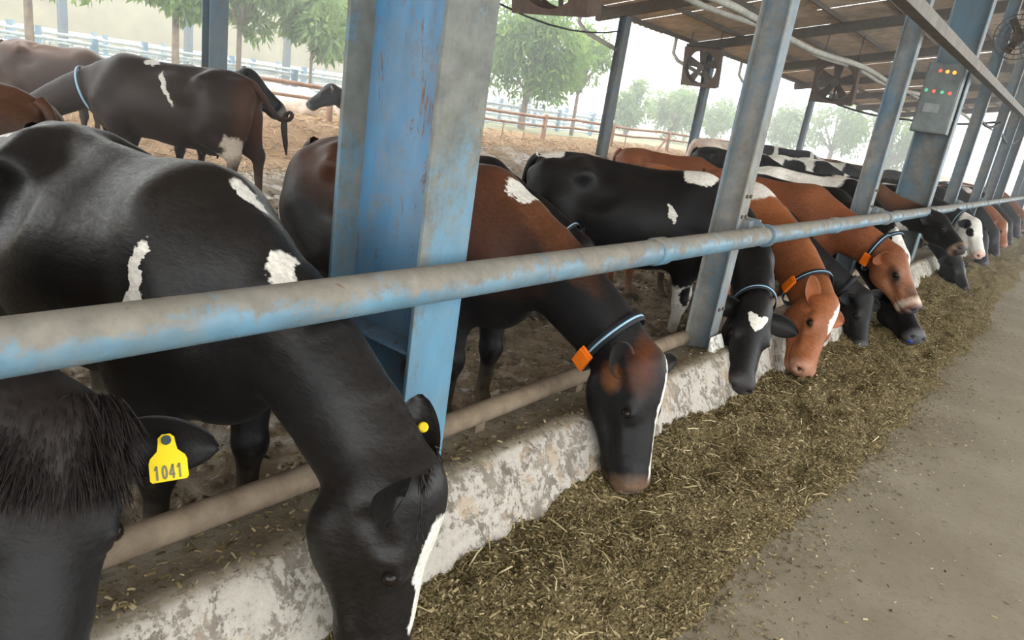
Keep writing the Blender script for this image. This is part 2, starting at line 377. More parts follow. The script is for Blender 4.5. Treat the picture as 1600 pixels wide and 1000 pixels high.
# ------------------------------------------------------------------ control cabinet on the far column
cb = empty('control_cabinet', (-1.765, 10.86, 2.05)); tag(cb, 'grey-green electrical cabinet with small indicator lamps on the wide column', 'cabinet')
MB().box(-.215, .215, -.10, .12, 0, .86).build('cabinet_body', BOXM, cb, bevel=.01)
MB().box(-.20, .20, -.115, -.10, .015, .845).build('cabinet_door', BOXM, cb, bevel=.004)
def m_lamp(name, c, e):
    n = NM(name, .3); n.put(n.b.inputs['Emission Color'], c); n.b.inputs['Emission Strength'].default_value = e; return n.done(c)
_lm = {'r': m_lamp('red_lamp', (.75, .12, .07), .5), 'o': m_lamp('orange_lamp_lit', (1, .32, .04), 1.2), 'g': m_lamp('green_lamp', (.12, .45, .25), .4)}
for x, z, k in ((-.06, .76, 'r'), (.02, .755, 'o'), (.10, .75, 'o'), (-.155, .515, 'g'), (-.065, .51, 'r'), (.03, .505, 'g'), (.12, .50, 'r')):
    MB().tube([(x, -.114, z), (x, -.128, z)], .021, 12).build('indicator_lamp', _lm[k], cb)
MB().box(-.13, .05, -.119, -.114, .25, .36).build('name_plate', m_plain('faded_plate', (.22, .24, .23), .5), cb)
# ------------------------------------------------------------------ roof: sheets on purlins on rafters
roof = empty('roof', (0, 0, 4.2)); roof['kind'] = 'structure'
def rp(x, y, dz): return (x, y, roof_z(x) + dz - 4.2)
FRAMES = [-5.35, .2, 5.75, 11.3, 16.85, 22.4, 27.95, 33.5, 39, 44.6, 50.2]
for y in FRAMES:
    for a, b in ((-11.2, 2.2), (2.2, 5.6)): MB().bar(rp(a, y, .12), rp(b, y, .12), .16, .26).build('rafter', DARK, roof)
for x in (-11.1, -9.6, -8.1, -6.6, -5.1, -3.6, -2.1, -.6, .9, 3.2, 5.0):
    MB().bar(rp(x, -9, .31), rp(x, 55, .31), .06, .12).build('purlin', DARK, roof)
def sheet_mesh(a, b, y0, w):
    m = MB(); n = 12
    prof = [(y0 + w * i / n, .03 * (i % 2)) for i in range(n + 1)]
    vs = []; 
    for x in (a, b):
        for yy, dz in prof: vs.append(rp(x, yy, .38 + dz))
    return m.add(vs, [(i, i + 1, n + 2 + i, n + 1 + i) for i in range(n)]).mesh('roof_sheet')
for i, y in enumerate(np.arange(-9, 55, 2.0)):
    for (a, b) in ((-11.5, -7.0), (-7.1, -2.6), (-2.7, 2.25), (2.2, 5.8)):
        mh = sheet_mesh(a, b, 0, 2.02); o = link('roof_sheet', mh, SHEET, roof); o.location = (0, y, random.uniform(-.01, .03))
# far post row and its eave beam
FARX = -10.3
for i, y in enumerate(FRAMES[2:8]):
    lb = ['grey steel post standing behind the black cow with the curled tail', None, 'tall grey-blue eave post between the yard fence and bushy tree', 'far eave post with the square fan near its top', 'eave post hidden partly behind the narrow near post', 'farthest eave post right of the narrow near post'][i]
    if lb is None: continue
    i_beam('eave_post', lb, 'post', FARX, y, .22, .28, .3, roof_z(FARX) - .02, .014, .012, (BLUE_FAR, BLUE_FAR, BLUE_FAR), 'steel posts under the far eave')
# curved gutter brackets on the eave
for y in (16.6, 22.1, 27.7):
    m = MB().tube([(-11.35, y - .3, 4.40), (-11.35, y - .3, 3.85), (-11.2, y - .2, 3.65), (-10.38, y + .22, 3.3)], .06, 8)
    tag(m.build('gutter_pipe', GREYPIPE), {16.6: 'pale gutter downpipe at the top of the tall near eave post', 22.1: 'pale gutter downpipe beside the square fan on the eave post', 27.7: 'farthest pale gutter downpipe under the eave'}[y], 'pipe', 'gutter downpipes at the eave posts')
# hanging water/mist pipes under the rafters
for x, y0, lb, r in ((-6.0, 5, 'long pale pipe slung under the roof left of the narrow post', .055), (-4.0, 8, 'long pale pipe slung under the roof right of the narrow post', .05)):
    z = 3.72 if x == -6.0 else 3.15
    pts = [(x, y, z + .018 * (y - 11) + .05 * math.sin(y * .9)) for y in np.linspace(y0, 40, 30)]
    tag(MB().tube(pts, r, 10).build('overhead_pipe', GREYPIPE), lb, 'pipe', 'pale pipes slung under the roof')

# ------------------------------------------------------------------ fans
FANB = m_plain('rusty_fan_box', (.10, .07, .055), .75)
def box_fan(loc, rz, size, label, tilt=.25):
    r = empty('barn_fan', loc, rz); r.rotation_euler = (tilt, 0, rz); tag(r, label, 'fan', 'square barn fans under the roof'); s = size / 2
    # shroud: square plate with round opening, both sides, plus box walls
    n = 32; vs = []; fs = []
    for yy in (-.16, .16):
        for k in range(n):
            t = 2 * math.pi * k / n; c, q = math.cos(t), math.sin(t); e = s / max(abs(c), abs(q))
            vs.append((c * s * .88, yy, q * s * .88)); vs.append((c * e, yy, q * e))
    for h in (0, 1):
        for k in range(n): a = h * 2 * n + 2 * k; b = h * 2 * n + 2 * ((k + 1) % n); fs.append((a, a + 1, b + 1, b))
    for j in (0, 1):
        for k in range(n): a = 2 * k + j; b = 2 * ((k + 1) % n) + j; fs.append((a, b, b + 2 * n, a + 2 * n))
    MB().add(vs, fs).build('fan_housing', FANB, r)
    MB().tube([(0, -.14, 0), (0, .14, 0)], .12, 12).build('motor', DARK, r)
    for a in (0, 1):
        MB().bar((-s * .95 if a == 0 else 0, .12, 0 if a == 0 else -s * .95), (s * .95 if a == 0 else 0, .12, 0 if a == 0 else s * .95), .05, .05, (0, 1, 0)).build('strut', DARK, r)
    for k in range(5):
        t = 2 * math.pi * k / 5 + .3; c, q = math.cos(t), math.sin(t); L = s * .82; w0, w1 = .07, .13
        px, pz = -q, c
        vv = [(c * .08 + px * w0, -.03, q * .08 + pz * w0), (c * .08 - px * w0, .03, q * .08 - pz * w0), (c * L - px * w1, .05, q * L - pz * w1), (c * L + px * w1, -.05, q * L + pz * w1)]
        vv += [(x, y + .012, z) for x, y, z in vv]
        MB().add(vv, [(0, 1, 2, 3), (7, 6, 5, 4), (0, 4, 5, 1), (1, 5, 6, 2), (2, 6, 7, 3), (3, 7, 4, 0)]).build('blade', DARK, r)
    for sx in (-1, 1): MB().tube([(sx * s * .8, 0, s), (sx * s * .8, .2, s + .65)], .018, 6).build('hanger', DARK, r)
    return r
box_fan((-10.25, 21.75, 3.52), .1, 1.15, 'square fan fixed to the eave post right of the tall tree')
box_fan((-6.25, 22.0, 3.5), .05, 1.15, 'square fan hanging in the middle of the roof right of the narrow post')
box_fan((-6.0, 7.9, 3.40), 0, 1.22, 'square fan cut off by the top edge beside the wide near column')
# round caged fan on the alley side of the cabinet column
r = empty('cage_fan', (-1.30, 12.6, 3.55), 0); r.rotation_euler = (.35, 0, -.2); tag(r, 'round fan in a wire cage behind the cabinet column', 'fan')
for rr in (.09, .16, .23, .30): MB().tube([(rr * math.cos(t), -.10 + .05 * rr, rr * math.sin(t)) for t in np.linspace(0, 2 * math.pi, 24, endpoint=False)], .008, 6, closed=True).build('cage_ring', DARK, r)
for k in range(16): t = k * math.pi / 8; MB().tube([(.05 * math.cos(t), -.11, .05 * math.sin(t)), (.31 * math.cos(t), -.08, .31 * math.sin(t)), (.31 * math.cos(t), .1, .31 * math.sin(t))], .005, 5).build('cage_wire', DARK, r)
MB().tube([(0, -.08, 0), (0, .22, 0)], .08, 12).build('motor', DARK, r)
for k in range(3):
    t = 2.1 * k; MB().bar((.05 * math.cos(t), 0, .05 * math.sin(t)), (.26 * math.cos(t), 0, .26 * math.sin(t)), .11, .012, (0.3, 1, 0)).build('blade', DARK, r)
MB().tube([(0, .1, .3), (0, .1, 1.9)], .02, 8).build('hanger', DARK, r)
# slack cables
def cable(pts, label, r=.012):
    c = [Vector(p) for p in pts]; out = []
    for i in range(len(c) - 1):
        for t in np.linspace(0, 1, 9)[:-1]: p = c[i].lerp(c[i + 1], t); p.z -= .25 * 4 * t * (1 - t) * (c[i + 1] - c[i]).length / 6; out.append(p)
    out.append(c[-1]); tag(MB().tube(out, r, 6).build('cable', BLACK), label, 'cable', 'slack cables strung under the roof')
cable([(-8.5, 8.2, 3.45), (-10.3, 16.7, 3.75)], 'slack black cable running from the near fan to the tall eave post', .02)
cable([(-6.2, 22, 2.95), (-4.2, 22.4, 2.75), (-1.99, 22.3, 3.0)], 'slack black cable sagging right of the hanging square fan', .03)
cable([(-1.6, 13.5, 2.55), (-1.6, 16.9, 2.62), (-1.6, 22.3, 2.6)], 'green-grey hose looped between the far narrow posts', .025)

# ------------------------------------------------------------------ rusty yard fence
fe = empty('yard_fence', (-13.4, 14, .55)); tag(fe, 'rusty pipe fence across the straw yard behind the black cow', 'fence')
for dz in (.78, .52): MB().tube([(.0, y - 14, dz + .03 * math.sin(y)) for y in np.linspace(8, 46, 20)], .045 if dz > .6 else .035, 8).build('fence_rail', RUSTF, fe)
for y in (10.2, 14.2, 18.3, 22.4, 26.8, 31, 36, 41): MB().tube([(0, y - 14, -.5), (0, y - 14, .86)], .075, 8).build('fence_post', RUSTF, fe)
for y in (15.2, 16.3, 17.3, 23.4): MB().tube([(0, y - 14, -.2), (0, y - 14, .55)], .018, 6).build('fence_bar', RUSTF, fe)
MB().tube([(0, 26.8 - 14, .7), (0.1, 25.4 - 14, -.2)], .05, 8).build('fence_brace', RUSTF, fe)

# ------------------------------------------------------------------ pens beyond the yard: rails, posts and stall loops
def pen_row(x, y0, y1, zs, label, step=3.2):
    r = empty('stall_row', (x, y0, .4)); tag(r, label, 'railing', 'pipe stall rows beyond the yard')
    for z in zs: MB().tube([(0, 0, z - .4), (0, y1 - y0, z - .4)], .045, 8).build('pen_rail', GALV, r)
    for y in np.arange(.4, y1 - y0, step): MB().box(-.08, .08, y - .08, y + .08, -.3, zs[0] - .4 + .16).build('pen_post', PENB, r)
    lm = None
    for y in np.arange(1.3, y1 - y0, 1.25):
        if lm is None: lm = MB().tube([(-.1, 0, .15), (-1.6, 0, .15), (-1.85, 0, .3), (-1.85, 0, .75), (-1.6, 0, .95), (-.1, 0, .95)], .035, 8).mesh('stall_loop')
        link('stall_loop', lm, GALV, r, (0, y, 0))
pen_row(-22, 2, 36, (1.42, .95), 'nearest row of pale pipe stalls seen over the cows at left')
pen_row(-26, 2, 44, (1.55, 1.05), 'second row of pale pipe stalls behind the nearest stall row')
pen_row(-31, 6, 52, (1.6, 1.05), 'third row of pale pipe stalls before the far blue posts')
pen_row(-37, 8, 60, (1.65, 1.1), 'farthest row of pale pipe stalls by the beige wall')
# far shed: posts, beige wall, low roof edge
for i, y in enumerate((6, 10.5, 15, 19.5, 24, 28.5, 33, 37.5)):
    tag(MB().box(-29.2, -28.95, y, y + .25, .2, 5.2).build('shed_post', BLUE_FAR), ['leftmost', 'second', 'third', 'fourth', 'fifth', 'sixth', 'seventh', 'eighth'][i] + ' grey shed post from the left beyond the stalls', 'post', 'grey shed posts beyond the stalls')
wl = MB(); wl.box(-42, -41.6, -10, 36, 0, 7.5); tag(wl.build('wall_far', BEIGE), kind='structure')
# ------------------------------------------------------------------ cows: one continuous body grown from blended muscles and bones
def _n(v): v = np.asarray(v, float); return v / np.linalg.norm(v)

class Sdf:
    def __init__(self, lo, hi, vox):
        self.lo = np.asarray(lo, float); self.vox = vox
        self.dim = np.ceil((np.asarray(hi) - self.lo) / vox).astype(int) + 1
        self.a = np.full(self.dim, 0.25, np.float32)
    def _win(self, lo, hi):
        i0 = np.clip(np.floor((lo - self.lo) / self.vox).astype(int), 0, self.dim); i1 = np.clip(np.ceil((hi - self.lo) / self.vox).astype(int) + 1, 0, self.dim)
        if np.any(i1 <= i0): return None, None
        g = [(self.lo[k] + np.arange(i0[k], i1[k]) * self.vox).astype(np.float32) for k in range(3)]
        P = np.stack(np.meshgrid(*g, indexing='ij'), -1)
        return tuple(slice(i0[k], i1[k]) for k in range(3)), P
    def _blend(self, sl, d, k, sub=False):
        a = self.a[sl]
        if sub:
            d = -d; h = np.maximum(k - np.abs(a - d), 0) / k; self.a[sl] = np.maximum(a, d) + h * h * k * .25
        else:
            h = np.maximum(k - np.abs(a - d), 0) / k; self.a[sl] = np.minimum(a, d) - h * h * k * .25
    def ell(self, c, r, k=.05, axes=None, sub=False):
        c = np.asarray(c, float); r = np.asarray(r, float); m = max(r) + k + .05
        sl, P = self._win(c - m, c + m)
        if sl is None: return
        q = P - c.astype(np.float32)
        if axes is not None: q = q @ np.stack([_n(x) for x in axes], 1).astype(np.float32)
        k0 = np.sqrt(((q / r) ** 2).sum(-1)); k1 = np.sqrt(((q / (r * r)) ** 2).sum(-1))
        self._blend(sl, (k0 * (k0 - 1) / np.maximum(k1, 1e-5)).astype(np.float32), k, sub)
    def _cone_d(self, P, a, b, ra, rb, flat, f):
        q = P - a.astype(np.float32); ba = b - a
        if flat is not None:
            w = _n(flat).astype(np.float32); s = 1 / f - 1
            q = q + (q @ w)[..., None] * w * s; ba = ba + (ba @ w) * w * s
        ba = ba.astype(np.float32)
        t = np.clip((q @ ba) / max(ba @ ba, 1e-9), 0, 1)
        d = np.sqrt(((q - t[..., None] * ba) ** 2).sum(-1)) - (ra + (rb - ra) * t)
        if flat is not None: d = d * (0.5 + 0.5 * f)
        return d.astype(np.float32)
    def chain(self, pts, rs, k=.04, flat=None, f=1.0, sub=False):
        """round cones strung together, hard-joined, blended into the body once; flat = axis (or one per segment) squeezed by f"""
        pts = [np.asarray(q, float) for q in pts]; m = max(rs) + k + .05
        sl, P = self._win(np.min(pts, 0) - m, np.max(pts, 0) + m)
        if sl is None: return
        d = None
        for i in range(len(pts) - 1):
            fl = flat[i] if isinstance(flat, list) else flat
            e = self._cone_d(P, pts[i], pts[i + 1], rs[i], rs[i + 1], fl, f); d = e if d is None else np.minimum(d, e)
        self._blend(sl, d, k, sub)
    def cone(self, a, b, ra, rb, k=.04, flat=None, f=1.0, sub=False): self.chain([a, b], [ra, rb], k, flat, f, sub)
    def mesh(self):
        g = openvdb.FloatGrid(0.25); g.copyFromArray(self.a)
        P, Q = g.convertToQuads(0.0)
        return P.astype(np.float64) * self.vox + self.lo, np.asarray(Q, np.int64)[:, ::-1]

def bez(a, b, c, t): return a * (1 - t) ** 2 + 2 * b * t * (1 - t) + c * t * t

def cow_pose(poll=(1.20, 0, .72), muz=(1.22, 0, .12), fwd=(1, 0, .2), ctrl=None, step=(0, 0, 0, 0), tail=None, belly=1.0, thin=0.0, ears=(0.15, 0.15), lying=False, neck=1.0, earn=(.75, .45)):
    P = np.array(poll, float); M = np.array(muz, float)
    u = _n(M - P); v = np.array(fwd, float); v = _n(v - u * (v @ u)); w = np.cross(v, u)
    return dict(P=P, u=u, v=v, w=w, ctrl=ctrl, step=step, tail=tail, belly=belly, thin=thin, ears=ears, lying=lying, neck=neck, earn=earn)

def neck_curve(p):
    n0 = np.array((.50, 0, 1.02)); n2 = p['P'] - p['v'] * .085 + p['u'] * .05
    c = p['ctrl']
    if c is None:
        c = n0 + np.array((.34, 0, .02)); c[1] += (n2[1]) * .35
    return n0, np.asarray(c, float), n2

def cow_body(p, vox=.014, head_only=False):
    P, u, v, w = p['P'], p['u'], p['v'], p['w']
    H = lambda a, b, c: P + u * a + v * b + w * c
    tip = H(.6, -.1, 0)
    lo = np.minimum(np.array((-1.0, -.42, -.02)), np.minimum(P, tip) - .2); hi = np.maximum(np.array((.9, .42, 1.45)), np.maximum(P, tip) + .2)
    if head_only: lo[0] = .05
    S = Sdf(lo, hi, vox); B = p['belly']
    # trunk
    S.ell((-.08, 0, .90), (.68, .335 * B, .36), .06)
    S.ell((.36, 0, .94), (.42, .26, .37), .08)
    S.ell((-.20, 0, .80), (.44, .30 * B, .25), .08)
    S.ell((-.52, 0, 1.06), (.31, .25, .225), .10)
    S.ell((.58, 0, .80), (.20, .17, .22), .09)                       # brisket
    S.chain([(-.78, 0, 1.235), (-.62, 0, 1.265), (-.45, 0, 1.275), (-.2, 0, 1.26), (.15, 0, 1.245), (.45, 0, 1.26)], [.04, .05, .05, .05, .055, .06], .11)
    for s in (1, -1):
        S.cone((-.39, s * .215, 1.20), (-.46, s * .13, 1.23), .05, .06, .13)       # hook bone
        S.cone((-.80, s * .10, 1.13), (-.70, s * .11, 1.17), .05, .07, .09)        # pin bone
        S.ell((-.60, s * .15, .92), (.23, .13, .30), .10)                           # thigh
        S.chain([(.43, s * .10, 1.18), (.60, s * .155, .90), (.46, s * .165, .74)], [.09, .10, .105], .12)   # shoulder blade, upper arm
        S.ell((-.27, s * .315, 1.10), (.12, .06, .09), .10, sub=True)               # hollow of the flank
    # legs: hind then fore, each with its own step
    if not p['lying']:
        for i, s in ((0, 1), (1, -1)):
            d = p['step'][i]
            S.chain([(-.56, s * .16, .95), (-.42 + d * .2, s * .20, .74), (-.70 + d * .6, s * .165, .52)], [.17, .115, .056], .07)
            S.cone((-.72, s * .13, .90), (-.715 + d * .6, s * .16, .54), .11, .05, .06)
            S.chain([(-.71 + d * .6, s * .165, .53), (-.67 + d, s * .16, .17), (-.625 + d, s * .16, .07)], [.052, .036, .046], .04)
            S.cone((-.74 + d * .6, s * .165, .57), (-.70 + d * .7, s * .163, .42), .034, .034, .04)
            for q in (.026, -.026): S.cone((-.615 + d, s * .16 + q, .058), (-.565 + d, s * .16 + q, .03), .036, .03, .012)
        for i, s in ((2, 1), (3, -1)):
            d = p['step'][i]
            S.chain([(.44, s * .17, .78), (.47 + d * .5, s * .16, .42)], [.105, .056], .07)
            S.ell((.48 + d * .5, s * .16, .40), (.052, .05, .065), .04)
            S.chain([(.475 + d * .5, s * .16, .40), (.46 + d, s * .16, .16), (.49 + d, s * .16, .07)], [.044, .036, .046], .04)
            for q in (.026, -.026): S.cone((.50 + d, s * .16 + q, .058), (.545 + d, s * .16 + q, .03), .036, .03, .012)
        S.ell((-.42, 0, .63), (.19, .14, .14), .06)                   # udder
        for x in (-.5, -.34):
            for s in (1, -1): S.cone((x, s * .07, .55), (x, s * .08, .48), .02, .013, .02)
    # neck
    n0, n1, n2 = neck_curve(p); N = 6; kN = p['neck']
    pts = [bez(n0, n1, n2, t) for t in np.linspace(0, 1, N)]
    rv = np.interp(np.linspace(0, 1, N), [0, .5, 1], [.265, .185, .145]) * kN
    S.chain(pts, list(rv), .10, [_n(np.array((0, 1, 0)) * (1 - t) + w * t) for t in (np.arange(N - 1) + .5) / (N - 1)], .62)
    # head
    S.ell(H(.10, -.085, 0), (.15, .105, .118), .06, (u, v, w))
    S.chain([H(.10, -.085, 0), H(.25, -.09, 0), H(.45, -.085, 0)], [.105, .093, .082], .05)
    S.cone(H(.16, -.03, 0), H(.44, -.055, 0), .055, .05, .05)
    S.ell(H(.005, -.02, 0), (.05, .045, .085), .06, (u, v, w))        # poll
    for s in (1, -1):
        S.ell(H(.185, -.04, s * .088), (.062, .038, .038), .04, (u, v, w))          # brow
        S.ell(H(.165, -.17, s * .066), (.12, .095, .048), .06, (u, v, w))           # cheek
        S.cone(H(.13, -.215, s * .055), H(.42, -.145, s * .04), .052, .042, .05)    # jaw
        S.cone(H(.27, -.09, s * .078), H(.38, -.085, s * .068), .022, .02, .04)     # face crest
        S.ell(H(.505, -.065, s * .045), (.048, .05, .047), .03, (u, v, w))          # nostril wing
    S.cone(H(.05, -.13, 0), H(.14, -.19, 0), .10, .07, .06)
    S.ell(H(.49, -.09, 0), (.065, .075, .092), .05, (u, v, w))        # muzzle
    S.ell(H(.455, -.168, 0), (.075, .036, .06), .03, (u, v, w))       # chin and lower lip
    for s in (1, -1):
        S.chain([H(.548, -.048, s * .05), H(.535, -.065, s * .066), H(.51, -.085, s * .085)], [.016, .015, .006], .012, sub=True)   # nostrils
        S.chain([H(.36, -.135, s * .10), H(.46, -.142, s * .094), H(.535, -.138, s * .045)], [.006, .008, .007], .016, sub=True)  # mouth line
        S.ell(H(.215, -.042, s * .126), (.028, .020, .018), .018, (u, v, w), sub=True)   # eye socket
        S.chain([H(.175, -.030, s * .108), H(.215, -.018, s * .112), H(.252, -.036, s * .104)], [.007, .011, .006], .014)   # upper lid
    for s in (1, -1):
        S.ell(H(.315, -.125, s * .118), (.085, .030, .026), .04, (u, v, w), sub=True)     # hollow before the cheek
        S.chain([H(.06, -.10, s * .135), H(.12, -.06, s * .135)], [.02, .016], .04, sub=True)   # temple
    V, Q = S.mesh()
    # ears and tail join the same mesh
    parts = [(V, Q)]
    for s, droop in ((1, p['ears'][0]), (-1, p['ears'][1])):
        parts.append(cow_ear(H, u, v, w, s, droop, p['earn']))
    if not head_only: parts.append(cow_tail(p))
    off = 0; Vs = []; Qs = []
    for a, b in parts: Vs.append(a); Qs.append(b + off); off += len(a)
    V = np.concatenate(Vs); Q = np.concatenate(Qs)
    me = mesh_np('cow_body', V, Q, True)
    bm = bmesh.new(); bm.from_mesh(me); bmesh.ops.recalc_face_normals(bm, faces=bm.faces); bm.to_mesh(me); bm.free()
    hc = np.stack([(V - P) @ u, (V - P) @ v, (V - P) @ w], 1).astype(np.float32)
    at = me.attributes.new('headco', 'FLOAT_VECTOR', 'POINT'); at.data.foreach_set('vector', hc.ravel())
    return me

def ear_axes(H, u, v, w, s, droop, en):
    droop, back, *ov = droop if isinstance(droop, tuple) else (droop, 0.0)
    base = H(.045, -.055, s * .085); ax = _n(-v * back + w * s - u * .12 - v * (.10) + (u * .55 - v * .25) * droop)
    nn = u * en[0] + v * en[1] if not ov else u * ov[0][0] + v * ov[0][1] + w * ov[0][2]; nr = _n(nn - ax * (ax @ nn)); bt = np.cross(nr, ax)
    return base, ax, nr, bt, .225
def cow_ear(H, u, v, w, s, droop, en):
    base, ax, nr, bt, L = ear_axes(H, u, v, w, s, droop, en)
    ns, nt = 14, 10; V = []; Q = []
    for side in (0, 1):
        for i in range(ns + 1):
            t = i / ns; wd = .066 * (math.sin(math.pi * min(1, (t * .86 + .14))) ** .62) * (1.0 if t < .98 else .6) + .004
            cup = .045 * (1 - t) ** .8 + .010
            for j in range(nt + 1):
                q = -1 + 2 * j / nt
                th = .011 * (1 - q * q) ** .5 * (1 - .5 * t)
                V.append(base + ax * (L * t) + bt * (wd * q) + nr * (cup * (abs(q) ** 1.8 - 1) * (1 - .3 * t) + .02 * t * t) - nr * (th * side))
    st = (ns + 1) * (nt + 1)
    for i in range(ns):
        for j in range(nt):
            a = i * (nt + 1) + j; f = (a, a + 1, a + nt + 2, a + nt + 1); Q.append(f); Q.append(tuple(st + x for x in reversed(f)))
        for j in (0, nt):
            a = i * (nt + 1) + j; b = a + nt + 1; Q.append((a, b, st + b, st + a))
    for j in range(nt):
        a = ns * (nt + 1) + j; Q.append((a, a + 1, st + a + 1, st + a))
    return np.array(V), np.array(Q)

def cow_tail(p):
    pts = p['tail'] or [(-.80, 0, 1.26), (-.87, 0, 1.22), (-.90, 0, 1.05), (-.89, .01, .8), (-.88, .01, .6), (-.87, 0, .5), (-.87, 0, .36), (-.88, 0, .24)]
    rs = np.interp(np.linspace(0, 1, len(pts)), [0, .1, .6, .72, .85, 1], [.04, .032, .017, .03, .035, .006])
    # smooth resample
    T = np.linspace(0, 1, len(pts)); tt = np.linspace(0, 1, 40); A = np.array(pts, float)
    C = np.stack([np.interp(tt, T, A[:, k]) for k in range(3)], 1)
    for _ in range(6): C[1:-1] = (C[:-2] + 2 * C[1:-1] + C[2:]) / 4
    R = np.interp(tt, T, rs); m = MB().tube([Vector(c) for c in C], list(R), 8, caps=False)
    return np.array([tuple(x) for x in m.v]), np.array(m.f)

def cow_mat(name, base, patches=(), muzzle=(.035, .03, .03), rough=.52, shade=None, spec=.2, hoof=(.06, .05, .04), nose_u=.47, warp=.06, fuzz=.9):
    """patches: (space 'b'|'h', loc, rot_deg, radii, colour, softness) painted in order, hair colour only"""
    n = NM(name, rough, spec); oc = n.co(); hc = n.attr('headco')
    def warped(vec, amp):
        c1 = n.vm('SUBTRACT', n.noise(9, vec, 3, .6, out='Color'), (.5, .5, .5)); c2 = n.vm('SUBTRACT', n.noise(75, n.vmap(vec, sc=(.45, 1, 1)), 2, .7, out='Color'), (.5, .5, .5))
        return n.vm('ADD', vec, n.vm('ADD', n.vm('SCALE', c1, amp * 1.6), n.vm('SCALE', c2, amp * .55)))
    wb = warped(oc, warp); wh = warped(hc, warp * .55)
    col = n.mix(n.ramp(n.noise(3.2, oc, 3), .35, .7), base, tuple(min(1, c * 1.5 + .003) for c in base))
    if shade: col = n.mix(n.ramp(n.noise(2.0, n.vmap(oc, loc=(3, 1, 2)), 2), .4, .65), col, shade)
    for sp, loc, rot, rad, c, soft in patches:
        q = n.vm('LENGTH', n.vmap(wb if sp == 'b' else wh, loc, [math.radians(a) for a in rot], rad, 'TEXTURE'), out='Value')
        col = n.mix(n.ramp(q, 1 + soft, 1 - soft), col, c)
    # hide of the muzzle, hooves, dirt low on the legs
    um = n.ramp(n.math('ADD', n.sep(hc, 0), n.math('MULTIPLY', n.noise(30, hc, 2), .03)), nose_u + .0, nose_u + .055)
    # only the head counts: distance across the face stays small
    vv = n.math('MULTIPLY', n.ramp(n.math('ABSOLUTE', n.sep(hc, 2)), .13, .12), n.ramp(n.math('ABSOLUTE', n.math('ADD', n.sep(hc, 1), .08)), .14, .13))
    um = n.math('MULTIPLY', n.math('MULTIPLY', um, vv), n.ramp(n.sep(hc, 0), .68, .64))
    col = n.mix(um, col, muzzle)
    # dark nostrils, lip line and eyelids
    hs = n.node('ShaderNodeCombineXYZ'); n.put(hs.inputs[0], n.sep(hc, 0)); n.put(hs.inputs[1], n.sep(hc, 1)); n.put(hs.inputs[2], n.math('ABSOLUTE', n.sep(hc, 2)))
    for loc, rot, rad, amt in (((.54, -.058, .058), (0, 0, 0), (.026, .014, .017), .95), ((.45, -.139, .07), (0, 12, 0), (.10, .006, .07), .6), ((.215, -.041, .115), (0, 0, 15), (.040, .025, .03), .75)):
        q = n.vm('LENGTH', n.vmap(hs.outputs[0], loc, [math.radians(a) for a in rot], rad, 'TEXTURE'), out='Value')
        col = n.mix(n.math('MULTIPLY', n.ramp(q, 1.15, .8), amt), col, (.012, .009, .008))
    z = n.sep(oc, 2)
    lg = n.ramp(n.sep(oc, 0), .80, .70)
    col = n.mix(n.math('MULTIPLY', lg, n.ramp(n.math('ADD', z, n.math('MULTIPLY', n.noise(14, oc), .3)), .52, .2)), col, (.12, .095, .065))
    col = n.mix(n.math('MULTIPLY', lg, n.ramp(z, .085, .075)), col, hoof)
    fz = n.noise(170, n.vmap(oc, sc=(.18, .5, .5)), 2, .7)
    big = n.noise(16, n.vmap(oc, sc=(.6, 1, 1)), 3)
    nb = n.bump(fz, .28 * fuzz, .004, n.bump(big, .25, .012))
    col = n.mix(.35, col, n.mix(n.ramp(fz, .3, .75), (.35, .35, .35), (1.7, 1.7, 1.7)), 'MULTIPLY')
    rg = n.mix(um, (rough,) * 3, (.28,) * 3)
    n.put(n.b.inputs['Sheen Weight'], .015); n.b.inputs['Sheen Roughness'].default_value = .4
    return n.done(col, n.ramp(fz, .2, .8, rough - .1, rough + .1), nb)

_eye = NM('cow_eye_wet', .1, .2); EYE = _eye.done((.012, .008, .006))
_em = MB().ball((0, 0, 0), .021, 12, 8).mesh('eye')

def add_eyes(o, p):
    for s in (1, -1):
        e = link('eye', _em, EYE, o); e.location = p['P'] + p['u'] * .215 - p['v'] * .041 + p['w'] * (s * .112)

def neck_frame(p, t):
    n0, n1, n2 = neck_curve(p); c = bez(n0, n1, n2, t); d = _n(bez(n0, n1, n2, t + .02) - bez(n0, n1, n2, t - .02))
    wv = _n(np.array((0, 1, 0)) * (1 - t) + p['w'] * t); wv = _n(wv - d * (wv @ d)); nv = np.cross(d, wv)   # nv: dorsal side
    rv = np.interp(t, [0, .5, 1], [.265, .185, .145]) * p['neck']
    return c, d, wv, nv, rv

def band_mesh(name, c, d, wv, nv, a, b, width, thick, slack=0.0, n=40):
    V = []; Q = []
    for k in range(n):
        th = 2 * math.pi * k / n; ct, st = math.cos(th), math.sin(th)
        low = max(0, -st)
        for dr, dd in ((0, -.5), (thick, -.5), (thick, .5), (0, .5)):
            V.append(c + wv * ((a + dr) * ct) + nv * ((b + dr) * st - slack * low ** 2) + d * (width * dd))
    for k in range(n):
        for j in range(4):
            A, Bq = k * 4 + j, k * 4 + (j + 1) % 4; k2 = ((k + 1) % n) * 4
            Q.append((A, Bq, k2 + (j + 1) % 4, k2 + j))
    return mesh_np(name, np.array(V), np.array(Q), True)
